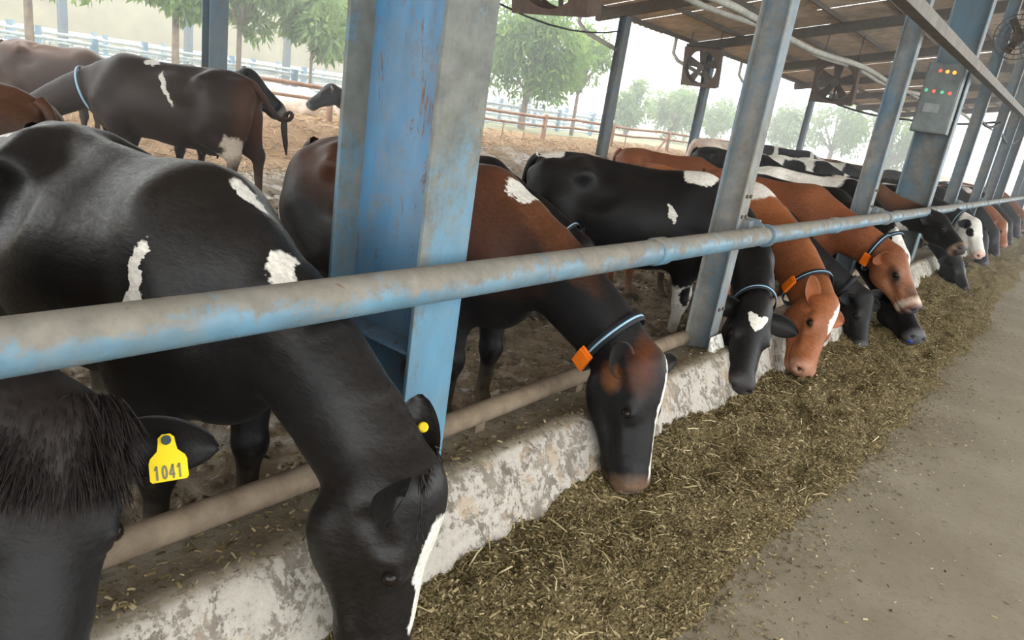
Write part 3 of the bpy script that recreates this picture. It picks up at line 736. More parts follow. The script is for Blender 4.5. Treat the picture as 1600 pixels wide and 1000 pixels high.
# ------------------------------------------------------------------ the herd
BLK = (.0068, .0062, .0064); BRN = (.055, .022, .012); RED = (.20, .068, .026); WHT = (.66, .63, .57); DKB = (.022, .012, .008); TAN = (.42, .30, .20)
ORANGE = m_plain('orange_plastic', (.95, .20, .012), .4, .05)
COLBLK = m_plain('black_webbing', (.018, .02, .024), .75); COLSTR = m_plain('pale_blue_stripe', (.30, .50, .66), .6, .1)
YELLOW = m_plain('yellow_tag_plastic', (.72, .53, .012), .45, .06); TAGNUM = m_plain('grey_tag_print', (.17, .16, .10), .7, .1)
GREEN_S = m_plain('dark_stud', (.03, .05, .05), .5)
def wl(o, v, d=False):
    M3 = o.matrix_basis.inverted(); v = Vector(v)
    return np.array((M3.to_3x3() @ v) if d else (M3 @ v))
def add_collar(o, p, t=.86, box=None, stripe=True, mat=None, width=.044, extra=.016):
    c, d, wv, nv, rv = neck_frame(p, t); a, b = rv * .62 + extra + .012, rv + extra
    k = link('collar', band_mesh('collar', c, d, wv, nv, a, b, width, .006, .02), mat or COLBLK, o)
    if stripe: link('stripe', band_mesh('stripe', c, d, wv, nv, a + .0055, b + .0055, width * .2, .002, .02), COLSTR, k)
    if box is not None:
        th = math.radians(box); ct, st = math.cos(th), math.sin(th); low = max(0, -st)
        pos = c + wv * ((a + .012) * ct) + nv * ((b + .012) * st - .02 * low ** 2)
        nr = _n(wv * ct / a + nv * st / b); tg = _n(np.cross(d, nr))
        m = MB(); L, Wd, T = .10, .066, .024
        for l0, l1, tt in ((-.5, .5, T), (-.62, -.5, T * .55), (.5, .62, T * .55)):
            vs = [pos + tg * (L * l) + d * (Wd * s) + nr * (tt * (q - .4)) for l in (l0, l1) for s in (-.5, .5) for q in (0, 1)]
            m.add(vs, [(0, 1, 3, 2), (4, 6, 7, 5), (0, 4, 5, 1), (2, 3, 7, 6), (0, 2, 6, 4), (1, 5, 7, 3)])
        q = m.build('activity_sensor', ORANGE, k, bevel=.004); q['label'] = 'bright orange plastic sensor box'
    return k
def cow(label, loc, hd, sc, poll, muz, fwd, mat, vox=.018, group='cows at the feed rail', collar=None, **kw):
    if loc[2] is None: loc = (loc[0], loc[1], float(lot_base(np.array(loc[0]), np.array(loc[1]))) - .02)
    M = Matrix.Translation(loc) @ Matrix.Rotation(math.radians(hd), 4, 'Z') @ Matrix.Scale(sc, 4); Mi = M.inverted()
    lp, lm_ = np.array(Mi @ Vector(poll)), np.array(Mi @ Vector(muz)); lf = np.array((Mi.to_3x3() @ Vector(fwd)).normalized())
    p = cow_pose(lp, lm_, lf, **kw)
    me = cow_body(p, vox)
    o = link('cow', me, mat); o.location = loc; o.rotation_euler = (0, 0, math.radians(hd)); o.scale = (sc,) * 3
    tag(o, label, 'cow', group); add_eyes(o, p)
    if collar is not None: add_collar(o, p, **collar)
    return o, p
EF = dict(earn=(.35, .9))
# B: the nearest whole cow
mB = cow_mat('black_hide_white_flecks', BLK, [
    ('b', (.535, -.24, 1.05), (0, -10, 0), (.028, .16, .10), WHT, .04), ('b', (.545, -.27, .97), (0, 20, 0), (.05, .16, .055), WHT, .05),
    ('b', (.60, .05, 1.29), (0, 20, 0), (.075, .045, .06), WHT, .1), ('b', (.87, -.03, 1.14), (0, 60, 0), (.085, .06, .035), WHT, .1),
    ('b', (-.60, -.12, 1.28), (0, 0, 25), (.16, .022, .05), WHT, .2),
    ('h', (.16, .01, -.018), (0, 0, 0), (.12, .08, .045), WHT, .06), ('h', (.30, .0, -.012), (0, 0, 0), (.14, .07, .024), WHT, .08), ('b', (-.6, -.2, .5), (0, 0, 0), (.2, .2, .12), WHT, .1)], shade=(.009, .007, .006), rough=.44, spec=.28)
oB, pB = cow('black cow with a white flank fleck and blaze, nearest at the rail', (-2.47, 1.10, -.03), 1, 1.02, (-1.08, 1.20, .69), (-1.06, 1.19, .12), (1, .64, .15), mB, .012, ears=((-2.6, .75, (-.35, .3, -.9)), (-1.3, .0)), **EF)
# A: head at lower left with the yellow tag
mA = cow_mat('plain_black_hide', BLK, [('h', (.05, 0, 0), (0, 0, 0), (.12, .1, .1), (.017, .011, .009), .6)], rough=.5)
oA, pA = cow('black cow with yellow ear tag 1041, only its head in view at lower left', (-2.72, .18, -.03), 2, 1.03, (-1.44, .49, .905), (-1.21, .335, .40), (1, -.35, .5), mA, .012, ears=(.2, .2), ctrl=(.85, .05, 1.0), **EF)
# C: brown-black cow right of the wide column
mC = cow_mat('brown_black_hide', BLK, [
    ('b', (-.15, 0, 1.28), (0, 8, 0), (.85, .6, .30), BRN, .3), ('b', (.45, 0, 1.2), (0, 35, 0), (.45, .5, .25), (.065, .025, .013), .35), ('b', (.80, 0, 1.17), (0, 35, 0), (.35, .4, .06), (.10, .038, .018), .4),
    ('b', (.64, -.02, 1.27), (0, 30, 0), (.09, .13, .05), WHT, .05), ('b', (.05, -.30, 1.12), (0, 0, 0), (.05, .1, .06), WHT, .05),
    ('b', (-.8, .0, .82), (0, 10, 0), (.12, .26, .30), WHT, .05), ('b', (-.86, -.02, .92), (0, 0, 0), (.1, .1, .10), BLK, .05),
    ('b', (.38, 0, .62), (0, 0, 0), (.2, .12, .12), WHT, .08), ('b', (.42, -.10, .52), (0, 0, 0), (.06, .07, .16), WHT, .1),
    ('h', (.02, -.01, -.03), (0, 0, 0), (.12, .05, .10), (.085, .028, .012), .45), ('h', (.07, -.12, -.13), (0, 0, 0), (.06, .05, .06), (.13, .05, .018), .4),
    ('h', (.12, .02, .03), (0, 0, 0), (.17, .08, .032), WHT, .06), ('h', (.38, .0, .03), (0, 0, 0), (.14, .08, .018), WHT, .1)], muzzle=(.13, .08, .052), rough=.5, nose_u=.475)
oC, pC = cow('dark brown cow with orange collar box and white blaze beside the wide column', (-2.66, 2.62, -.03), 4, 1.02, (-1.19, 2.66, .685), (-1.06, 2.56, .205), (1, -.05, .2), mC, .013, ears=(-.2, -.8), collar=dict(t=.87, box=214), **EF)
# D: black cow with the heart
mD = cow_mat('black_hide_white_heart', BLK, [
    ('b', (-.72, 0, 1.30), (0, 10, 0), (.16, .14, .06), WHT, .06), ('b', (.42, -.02, 1.33), (0, 0, 0), (.13, .30, .09), WHT, .05), ('b', (.28, -.30, 1.05), (0, -30, 0), (.025, .1, .08), WHT, .06), ('b', (-.2, -.31, 1.18), (0, 0, 0), (.03, .1, .02), WHT, .1),
    ('b', (-.38, 0, .60), (0, 0, 0), (.24, .3, .16), WHT, .08), ('b', (.47, 0, .36), (0, 0, 0), (.2, .4, .20), WHT, .06), ('b', (.52, -.22, .46), (0, 0, 0), (.06, .08, .07), BLK, .06), ('b', (.3, 0, .64), (0, 0, 0), (.2, .14, .12), WHT, .1),
    ('h', (.135, .03, .021), (0, 28, 0), (.062, .09, .027), WHT, .05), ('h', (.135, .03, -.021), (0, -28, 0), (.062, .09, .027), WHT, .05), ('h', (.15, .03, 0), (0, 0, 0), (.05, .09, .018), WHT, .05)], rough=.48)
oD, pD = cow('black cow with a white heart on its forehead beside the narrow post', (-2.62, 4.93, -.03), 21, 1.03, (-1.35, 4.40, .66), (-1.20, 4.02, .17), (.55, -.62, .55), mD, .014, ears=(.25, .15), ctrl=(.95, -.25, .95), collar=dict(t=.92), **EF)
# E: black cow between C and D, head not through the fence
mK = cow_mat('black_hide', BLK, [('b', (.3, 0, .62), (0, 0, 0), (.12, .12, .10), WHT, .1)], rough=.5, muzzle=(.07, .07, .075))
cow('black cow with a pale collar, its head lowered behind the dark brown cow', (-3.62, 3.78, 0), 3, .94, (-2.36, 3.86, .84), (-2.22, 4.15, .36), (.9, .3, .35), mK, .018, collar=dict(t=.88), **EF)
# F: red-brown, feeding
mF = cow_mat('red_brown_hide', RED, [('b', (.42, 0, 1.34), (0, 0, 0), (.28, .5, .13), WHT, .06), ('b', (.2, 0, 1.1), (0, 0, 0), (.3, .5, .3), (.14, .045, .018), .5), ('h', (.10, .03, .03), (0, 0, 0), (.13, .06, .055), WHT, .06)], muzzle=(.34, .17, .11), rough=.5)
cow('red-brown cow with orange collar box feeding beside the heart-faced cow', (-2.50, 5.84, -.03), -6, 1.0, (-1.10, 5.13, .65), (-1.02, 4.79, .20), (.85, -.2, .3), mF, .015, ears=(-.3, -.7), ctrl=(.92, -.12, .98), collar=dict(t=.84, box=205), **EF)
# G: red-brown, head raised
mG = cow_mat('warm_brown_hide', (.155, .052, .022), [('b', (.5, 0, 1.25), (0, 20, 0), (.3, .3, .2), (.19, .068, .03), .5), ('h', (.28, -.05, 0), (0, 0, 0), (.2, .2, .2), (.23, .10, .05), .5), ('h', (.23, -.05, -.13), (0, 0, 0), (.09, .05, .06), (.03, .018, .014), .5), ('h', (.23, -.05, .13), (0, 0, 0), (.09, .05, .06), (.03, .018, .014), .5), ('h', (.40, -.03, 0), (0, 0, 0), (.09, .06, .07), (.06, .03, .02), .5), ('h', (.47, -.09, 0), (0, 0, 0), (.055, .11, .12), (.5, .40, .32), .2)], muzzle=(.05, .04, .05), rough=.5, nose_u=.505)
cow('warm brown cow with pale muzzle and orange collar box, head raised', (-2.42, 7.30, -.03), -9, 1.0, (-1.10, 7.02, .885), (-.755, 6.90, .475), (.45, -.1, .8), mG, .015, ears=(.1, .1), ctrl=(.9, -.08, 1.0), collar=dict(t=.84, box=205))
# H and H2: black heads low under G's chin
mH = cow_mat('black_hide_white_back', BLK, [('b', (-.35, 0, 1.3), (0, 0, 0), (.5, .5, .08), WHT, .06)], rough=.5, muzzle=(.09, .085, .085))
cow('black cow feeding with its dark head straight below the warm brown cow', (-2.45, 6.66, -.06), -2, .86, (-1.16, 6.66, .50), (-1.03, 6.52, .10), (.8, -.4, .3), mK, .018, ears=(.3, .3), collar=dict(t=.84, box=215, stripe=False), ctrl=(.9, 0, .85), **EF)
oT, pT = cow('black cow reaching its head out low with a blue stud, below the warm brown muzzle', (-2.45, 8.3, -.04), -14, .98, (-1.02, 7.28, .50), (-.70, 6.95, .25), (.5, -.3, .75), mK, .02, ears=(.2, .2), **EF)
# I: black and white, white face edge
mI = cow_mat('white_hide_black_neck', WHT, [('b', (.75, 0, 1.0), (0, 0, 0), (.42, .6, .6), BLK, .05), ('b', (-.1, 0, .8), (0, 0, 0), (.5, .6, .25), BLK, .06), ('h', (.1, -.14, 0), (0, 0, 0), (.2, .1, .3), BLK, .06), ('h', (.1, 0, 0), (0, 0, 0), (.3, .1, .07), WHT, .06)], muzzle=(.35, .25, .2), rough=.55)
cow('white-backed cow with black neck and white face behind the brown cows', (-2.62, 9.42, -.03), -8, 1.03, (-1.32, 8.93, .66), (-1.13, 8.72, .20), (.85, -.2, .3), mI, .02, ears=(.3, .3), collar=dict(t=.8), **EF)
# J: dark profile
mJ = cow_mat('black_brown_hide_white_neck', BLK, [('b', (.7, 0, 1.25), (0, 30, 0), (.25, .4, .16), (.10, .045, .022), .4), ('b', (.78, -.1, .82), (0, 30, 0), (.25, .3, .14), WHT, .06), ('b', (.1, 0, 1.2), (0, 0, 0), (.35, .4, .2), WHT, .06), ('h', (.49, -.10, 0), (0, 0, 0), (.05, .1, .12), (.32, .22, .15), .25)], muzzle=(.05, .04, .04), nose_u=.52)
cow('black and brown cow with tan muzzle, head raised past the cabinet column', (-2.5, 10.25, -.03), -5, 1.02, (-1.25, 10.15, 1.07), (-.80, 9.85, .78), (.5, -.15, .8), mJ, .02, ears=(.1, .1))
# K: white face with black eye patches
mKk = cow_mat('white_face_black_eyes', BLK, [('b', (.2, 0, 1.25), (0, 0, 0), (.3, .5, .25), WHT, .06), ('h', (.2, -.05, 0), (0, 0, 0), (.42, .3, .2), WHT, .05), ('h', (.17, -.06, -.11), (0, 0, 0), (.07, .05, .07), BLK, .08), ('h', (.17, -.06, .11), (0, 0, 0), (.07, .05, .07), BLK, .08), ('h', (.04, -.06, -.2), (0, 0, 0), (.1, .1, .12), BLK, .08)], muzzle=(.55, .36, .31), rough=.55)
cow('white-faced cow with black eye patches beyond the cabinet column', (-2.38, 12.75, -.03), -8, 1.0, (-1.05, 12.35, .97), (-.76, 12.1, .50), (.7, -.3, .5), mKk, .022, ears=(.1, .1), collar=dict(t=.8))
mL = cow_mat('black_hide_pale_collar', BLK, [('b', (-.2, 0, 1.25), (0, 0, 0), (.35, .5, .2), WHT, .06), ('b', (.9, 0, .75), (0, 0, 0), (.12, .3, .2), WHT, .08)], rough=.5)
cow('black cow with a low broad head feeding in front of the white-faced cow', (-2.45, 11.72, -.03), -2, 1.0, (-1.08, 11.75, .47), (-.78, 11.55, .08), (.6, -.35, .7), mL, .022, ears=(.2, .2), **EF)
for i, (y, lb, mt, hz) in enumerate(((15.3, 'black cow feeding beyond the white-faced cow, its head low', mK, .62), (17.6, 'black-backed cow feeding second beyond the white-faced cow', mL, .60), (19.0, 'brown cow feeding far along the rail between black cows', mF, .72), (20.7, 'black cow feeding beyond the far brown cow', mK, .68), (23.6, 'farthest dark cow feeding at the end of the visible rail', mL, .66), (26.5, 'dark brown cow at the very end of the feed row', mG, .66))):
    cow(lb, (-2.45, y, -.03), -8 + 4 * (i % 2), 1.0, (-1.08, y - .35, hz), (-.85, y - .5, hz - .5), (.8, -.3, .4), mt, .03, ears=(.2, .2), **EF)

# ------------------------------------------------------------------ cows standing loose in the lot
mO = cow_mat('dark_umber_hide', (.020, .0125, .009), [('b', (-.05, .29, 1.12), (0, -55, 0), (.22, .2, .022), WHT, .1), ('b', (.16, .12, 1.30), (0, 0, 0), (.08, .12, .04), WHT, .1), ('b', (-.8, 0, .95), (0, 0, 0), (.14, .3, .35), (.06, .022, .010), .4), ('b', (-.66, .17, .60), (0, 0, 0), (.13, .09, .24), (.5, .42, .34), .08), ('b', (-.7, 0, .35), (0, 0, 0), (.2, .3, .2), (.05, .022, .012), .3)], rough=.55)
tailO = [(-.79, 0, 1.24), (-.88, -.03, 1.14), (-.97, -.05, 1.0), (-1.06, -.05, .93), (-1.15, -.05, .94), (-1.19, -.05, 1.0), (-1.14, -.06, 1.04), (-1.09, -.07, .97), (-1.09, -.07, .86), (-1.12, -.07, .70), (-1.13, -.07, .60)]
cow('dark cow with a white back streak and curled tail standing in the mud', (-8.22, 4.10, None), 216, 1.15, (-9.55, 3.13, .85), (-9.75, 2.8, .4), (-.6, -.4, .8), mO, .018, 'cows loose in the lot', collar=dict(t=.45, mat=COLSTR, stripe=False, width=.02), tail=tailO, step=(.02, -.16, 0, .1))
mN = cow_mat('brown_back_black_face', (.030, .014, .008), [('b', (-.2, 0, 1.3), (0, 0, 0), (.8, .5, .15), (.075, .032, .016), .4), ('b', (-.3, -.1, 1.33), (0, 0, 30), (.15, .03, .06), (.2, .13, .09), .3), ('h', (.3, -.1, 0), (0, 0, 0), (.4, .3, .2), BLK, .2), ('h', (.50, -.1, 0), (0, 0, 0), (.03, .1, .1), (.3, .28, .26), .3)], rough=.55, muzzle=(.2, .18, .17))
cow('brown-backed cow standing farthest left behind the dark curled-tail cow', (-12.0, 4.3, None), 36, 1.0, (-11.0, 5.2, .95), (-10.8, 5.4, .6), (.3, .35, .9), mN, .022, 'cows loose in the lot')
mN2 = cow_mat('plain_black_face', BLK, [('h', (.50, -.1, 0), (0, 0, 0), (.04, .1, .1), (.2, .18, .17), .4)], rough=.55, muzzle=(.16, .14, .13))
cow('black cow looking right over the curled tail, only head in view', (-9.69, 4.69, None), 15, 1.12, (-8.28, 5.07, 1.50), (-8.0, 5.60, 1.04), (.3, .35, .9), mN2, .02, 'cows loose in the lot', ears=(-1.0, -1.0))
cow('brown cow at the left edge showing only its rounded rump', (-5.55, 1.27, -.06), 205, 1.03, (-6.9, .5, 1.3), (-7.2, .2, .95), (-.5, -.2, .8), mN, .02, 'cows loose in the lot')
mQ = cow_mat('grey_brown_hide_black_face', (.10, .075, .058), [('h', (.25, -.1, 0), (0, 0, 0), (.4, .3, .2), BLK, .1), ('b', (-.8, 0, .9), (0, 0, 0), (.3, .5, .5), WHT, .06)], rough=.55, muzzle=(.1, .1, .1))
cow('grey-brown cow with a black face looking left by the wide column', (-10.0, 9.35, None), 232, 1.0, (-10.75, 8.18, 1.43), (-11.0, 7.78, 1.05), (-.4, -.3, .9), mQ, .024, 'cows loose in the lot', collar=dict(t=.7, mat=COLSTR, stripe=False))
mR = cow_mat('pale_cream_hide', (.60, .50, .42), [('b', (-.75, -.1, 1.0), (0, 0, 0), (.15, .2, .2), (.45, .25, .2), .3)], muzzle=(.4, .3, .25))
cow('small pale cow far in the straw behind the curled tail', (-15.2, 10.4, .02), 36, .9, (-14.2, 11.1, 1.0), (-13.9, 11.3, .75), (.4, .3, .8), mR, .03, 'cows loose in the lot', lying=True)
mS = cow_mat('white_hide_black_flank', WHT, [('b', (.55, 0, 1.1), (0, 0, 0), (.35, .5, .5), BLK, .06), ('b', (-.15, -.3, 1.1), (0, 0, 0), (.25, .25, .4), BLK, .06)])
cow('white cow with a pinkish rump standing behind the narrow near post', (-6.6, 16.2, 0), 62, 1.13, (-6.0, 17.4, 1.25), (-5.8, 17.8, .9), (.3, .5, .8), mR, .03, 'cows loose in the lot')
mS2 = cow_mat('black_hide_white_bands', BLK, [('b', (-.35, 0, 1.1), (0, 10, 0), (.06, .6, .6), WHT, .08), ('b', (.5, 0, 1.15), (0, 10, 0), (.06, .6, .5), WHT, .08), ('b', (.8, 0, 1.2), (0, 10, 0), (.2, .3, .05), WHT, .08)])
cow('long black-backed cow with white bands standing right of the narrow near post', (-6.6, 20.6, 0), 30, 1.15, (-5.3, 21.3, 1.1), (-5.1, 21.5, .7), (.3, .5, .8), mS2, .03, 'cows loose in the lot')
cow('brown cow lying low between the black rump and the narrow post', (-5.2, 10.6, -.10), 20, 1.0, (-4.0, 11.0, 1.0), (-3.8, 11.1, .6), (.3, .3, .8), mG, .03, 'cows loose in the lot', lying=False)
for i, (x, y, hd, mt, lb) in enumerate(((-5.2, 22.5, 20, mN, 'dark brown cow farther back, left of the cabinet column'), (-6.8, 25.0, 150, mF, 'reddish cow far back in the lot left of the cabinet column'), (-4.6, 27.0, 25, mK, 'black cow far back in the lot beside the reddish one'), (-5.0, 16.8, 15, mS, 'white and black cow in the second row behind the feeding cows'), (-5.1, 13.2, 10, mK, 'black cow in the second row behind the brown feeding cows'), (-5.2, 19.6, 8, mI, 'white-backed cow in the second row near the cabinet column'))):
    c, s = math.cos(math.radians(hd)), math.sin(math.radians(hd))
    cow(lb, (x, y, 0.0 if x > -5 else .05), hd, 1.0, (x + c * 1.25, y + s * 1.25, 1.0), (x + c * 1.55, y + s * 1.55, .65), (c * .6, s * .6, .8), mt, .03, 'cows loose in the lot')

# ------------------------------------------------------------------ ear tags
def ear_frame(p, s):
    H = lambda a, b, c: p['P'] + p['u'] * a + p['v'] * b + p['w'] * c
    return ear_axes(H, p['u'], p['v'], p['w'], s, p['ears'][0 if s > 0 else 1], p['earn'])
def ear_tag(o, p, s, t=.55, q=0.0, number=None, face=1, button_only=False, dirv=None):
    base, ax, nr, bt, L = ear_frame(p, s)
    c = base + ax * (L * t) + bt * (.066 * q) + nr * (face * .014)
    if button_only:
        k = MB().tube([Vector(c), Vector(c + nr * face * .004), Vector(c + nr * face * .008)], [.015, .015, .010], 16).build('ear_tag', YELLOW, o); k['label'] = 'round yellow ear button'; return
    nn = _n(dirv) if dirv is not None else nr * face
    dn = np.array((0, 0, -1.0)); dn = _n(dn - nn * (dn @ nn)); dn = _n(dn + np.cross(nn, dn) * .12); sd = np.cross(nn, dn)
    out = [(-.008, -.014), (.008, -.014), (.016, -.006), (.017, .006), (.020, .022), (.034, .036), (.037, .046), (.037, .082), (.033, .087), (-.033, .087), (-.037, .082), (-.037, .046), (-.034, .036), (-.020, .022), (-.017, .006), (-.016, -.006)]
    vs = [c + sd * x + dn * y + nn * h for h in (0, .004) for x, y in out]; n = len(out)
    k = MB().add(vs, [tuple(range(n)), tuple(range(n, 2 * n))] + [(i, (i + 1) % n, n + (i + 1) % n, n + i) for i in range(n)]).build('ear_tag', YELLOW, o); k['label'] = 'yellow ear tag printed 1041'
    MB().tube([Vector(c + nn * .003), Vector(c + nn * .010)], .010, 14).build('stud', GREEN_S, k)
    if number:
        m = MB(); gw, gh, st = .0145, .030, .0042; x0 = -.5 * gw * len(number) - .001
        G = {'1': [((.15, .72), (.5, 1)), ((.5, 1), (.5, 0))], '0': [((.5 + .36 * math.cos(q), .5 + .46 * math.sin(q)), (.5 + .36 * math.cos(q + .63), .5 + .46 * math.sin(q + .63))) for q in np.arange(0, 6.2, .6283)], '4': [((.68, 0), (.68, 1)), ((.68, 1), (.05, .3)), ((.05, .3), (.98, .3))]}
        for i, ch in enumerate(number):
            for (ax_, ay), (bx, by) in G[ch]:
                pa = [c + sd * (x0 + gw * (i + .12 + .76 * X)) + dn * (.083 - gh * Y) + nn * .0045 for X, Y in ((ax_, ay), (bx, by))]
                m.bar(pa[0], pa[1], st, .0012, nn)
        m.build('tag_number', TAGNUM, k)
ear_tag(oA, pA, 1, .5, .25, '1041', 1, dirv=wl(oA, (.62, -.35, .62), True))
ear_tag(oB, pB, 1, .60, -.25, face=1, button_only=True)

# ------------------------------------------------------------------ tufts of hair on the poll of the nearest cows
HAIR = m_plain('black_forelock_hair', (.012, .008, .007), .6, .4, 40)
def forelock(o, p, N, L0, spread=.075, seed=3):
    g = np.random.default_rng(seed); u, v, w, P = p['u'], p['v'], p['w'], p['P']
    a = g.uniform(-.06, .085, N); c = g.uniform(-spread, spread, N); R = P + np.outer(a, u) + np.outer(c, w) + v * (.022 - 3.2 * c[:, None] ** 2)
    d = v * .42 + u * .75 + np.outer(c / spread * .5, w) + g.standard_normal((N, 3)) * .2; d /= np.linalg.norm(d, axis=1)[:, None]
    L = L0 * (.5 + .7 * g.random(N)); s = np.cross(d, g.standard_normal((N, 3))); s /= np.linalg.norm(s, axis=1)[:, None]
    V = np.empty((N, 8, 3)); 
    for i, t in enumerate((0, .35, .7, 1)):
        m = R + d * (L * t)[:, None] + (u * .9 - v * .12)[None] * (L * .5 * t * t)[:, None]; wd = .0022 * (1 - .8 * t)
        V[:, 2 * i] = m - s * wd; V[:, 2 * i + 1] = m + s * wd
    I = np.arange(N)[:, None] * 8; Q = np.concatenate([I + [2 * i, 2 * i + 1, 2 * i + 3, 2 * i + 2] for i in range(3)], 0)
    f = link('forelock', mesh_np('forelock', V.reshape(-1, 3), Q, True), HAIR, o); f['kind'] = 'stuff'
forelock(oA, pA, 5200, .075, .105); forelock(oB, pB, 1500, .03, .08, 5)

_bt = link('nose_tag', MB().ball((0, 0, 0), .018, 10, 6, (1.3, .8, 1)).mesh('nose_tag'), m_plain('blue_plastic', (.02, .07, .45), .4, .1), oT); _bt.location = pT['P'] + pT['u'] * .545 - pT['v'] * .10 - pT['w'] * .05; _bt['label'] = 'small bright blue stud at the nose'
# ------------------------------------------------------------------ chopped feed along the curb
def m_feed():
    n = NM('chopped_silage', .9, .15); p = n.geo()
    a = n.noise(3.5, p, 5, .6); v = n.vor(120, n.vmap(p, sc=(1, .6, 1)), out='Color'); g = n.sep(v, 0); b = n.noise(60, p, 5, .75)
    base = n.mix(n.ramp(a, .35, .65), (.10, .075, .034), (.17, .128, .06))
    col = n.mix(n.ramp(g, .15, .75), base, (.19, .145, .07)); col = n.mix(n.ramp(g, .86, .97), col, (.34, .28, .15))
    col = n.mix(n.ramp(b, .5, .35), col, (.045, .036, .016))
    return n.done(col, .95, n.bump(n.math('ADD', n.vor(120, n.vmap(p, sc=(1, .6, 1))), b), .9, .012))
FEED = m_feed()
def feed_edge(Y): return -.50 + .12 * np.clip((Y - 2.5) / 6, -1, 1.2) + .22 * (vnoise(Y, Y * 0, .55, 21, 2) - .5) + .10 * (vnoise(Y, Y * 0, 3.1, 22, 2) - .5)
def feed_z(X, Y):
    e = feed_edge(Y); t = np.clip((e - X) / 0.80, -.6, 1)
    base = .15 * np.clip(t, 0, 1) ** .75 * sstep(-1.6, 1.2, Y + 1.5 * 0 + .6)
    lump = (.12 * (vnoise(X, Y, 3.0, 31, 2) - .42) + .07 * (vnoise(X, Y, 9, 33, 2) - .5)) * sstep(-.02, .3, t)
    fine = .018 * (vnoise(X, Y, 40, 35, 2) - .5) * sstep(-.1, .1, t)
    return base + lump + fine - .02 * (t < 0) - .05 * sstep(0, -.25, t) + .004
me = grid_mesh('chopped_feed', vary((-1.40, -.15, .0125)), vary((-1, 0, .05), (0, 5, .0135), (5, 9, .03), (9, 18, .08), (18, 45, .4)), feed_z)
fd = tag(link('chopped_feed', me, FEED), 'long heap of chopped brown-green feed spread along the curb', 'feed', kind='stuff')

def flake_field(name, N, pts, nrm_tilt, lmin, lmax, wr, mat, parent=None, curl=.25):
    """N thin bent strips lying at pts (N,3)"""
    L = lmin + (lmax - lmin) * RNG.random(N) ** 2.2; Wd = L * (wr[0] + (wr[1] - wr[0]) * RNG.random(N)); Wd = np.clip(Wd, .0016, .012)
    az = RNG.random(N) * 2 * np.pi; el = (RNG.random(N) - .35) * nrm_tilt; ro = (RNG.random(N) - .5) * 1.6
    d = np.stack([np.cos(az) * np.cos(el), np.sin(az) * np.cos(el), np.sin(el)], 1)
    s = np.stack([-np.sin(az), np.cos(az), np.zeros(N)], 1); u = np.cross(d, s)
    s2 = s * np.cos(ro)[:, None] + u * np.sin(ro)[:, None]; u2 = np.cross(d, s2)
    V = np.empty((N, 6, 3)); c = curl * L * (RNG.random(N) - .2)
    for i, (a, b) in enumerate(((-.5, 0), (0, 1), (.5, 0))):
        m = pts + d * (L * a)[:, None] + u2 * (c * b)[:, None]
        V[:, 2 * i] = m - s2 * (Wd * .5)[:, None]; V[:, 2 * i + 1] = m + s2 * (Wd * .5)[:, None]
    I = np.arange(N)[:, None] * 6; Q = np.concatenate([I + [0, 1, 3, 2], I + [2, 3, 5, 4]], 0)
    me = mesh_np(name, V.reshape(-1, 3), Q)
    at = me.attributes.new('tint', 'FLOAT', 'POINT'); at.data.foreach_set('value', np.repeat(RNG.random(N), 6).astype(np.float32))
    return link(name, me, mat, parent)
def m_flake(name, cols):
    n = NM(name, .75, .25); f = n.attr('tint', 'Fac'); col = cols[0]
    for i in range(1, len(cols)): col = n.mix(n.ramp(f, i / len(cols) - .04, i / len(cols) + .04), col, cols[i])
    return n.done(col, .75)
FLAKE = m_flake('feed_flakes', [(.06, .046, .021), (.11, .082, .038), (.125, .105, .045), (.17, .128, .06), (.21, .16, .076), (.27, .21, .105), (.42, .345, .20)])
STRAWM = m_flake('pale_straw', [(.30, .24, .12), (.42, .34, .17), (.52, .44, .26)])
N = 140000; y = np.clip(.0 + 12 * RNG.random(N) ** 1.7, 0, 12); e = feed_edge(y); x = e - (RNG.random(N) ** .9) * (1.36 + e) + .03 * RNG.standard_normal(N)
flake_field('feed_flakes', N, np.stack([x, y, feed_z(x, y) + .004], 1), .9, .006, .026, (.14, .4), FLAKE, fd)['kind'] = 'stuff'
N = 1900; y = 14 * RNG.random(N) ** 1.5; e = feed_edge(y); x = e - (RNG.random(N) ** 1.0) * (1.36 + e)
flake_field('straw_stalks', N, np.stack([x, y, feed_z(x, y) + .009], 1), .6, .03, .11, (.03, .07), STRAWM, fd)['kind'] = 'stuff'
# scraps blown onto the alley floor, thinning away from the heap
SCRAP = m_flake('pale_scraps', [(.16, .125, .065), (.24, .19, .10), (.33, .27, .15), (.45, .38, .24), (.06, .045, .025)])
N = 9000; y = 14 * RNG.random(N) ** 1.3; e = feed_edge(y); x = e + RNG.exponential(.28, N) - .05
k = x < 3.5; x, y = x[k], y[k]
sc_ = flake_field('feed_scraps', len(x), np.stack([x, y, np.full(len(x), .004)], 1), .12, .004, .022, (.15, .45), SCRAP); tag(sc_, 'loose scraps of feed scattered over the concrete alley', 'feed scraps', kind='stuff')
N = 16000; y = 10 * RNG.random(N) ** 1.4; e = feed_edge(y); x = e + RNG.exponential(.075, N) * (.4 + 1.6 * vnoise(y, y * 0, 1.7, 77, 2)) - .06
fr_ = flake_field('feed_fringe', N, np.stack([x, y, np.full(N, .005) + .006 * RNG.random(N)], 1), .3, .005, .024, (.14, .4), FLAKE, fd); fr_['kind'] = 'stuff'
# crumbs on top of the curb
N = 5000; y = -0.5 + 8 * RNG.random(N) ** 1.3; x = -1.40 - .33 * RNG.random(N); zz = np.interp(-x, -_prof[::1, 0], _prof[:, 1])
cr = flake_field('curb_crumbs', N, np.stack([x, y, zz + .006], 1), .5, .006, .03, (.15, .4), FLAKE); tag(cr, 'feed crumbs lying on the flat top of the curb', 'feed crumbs', kind='stuff')
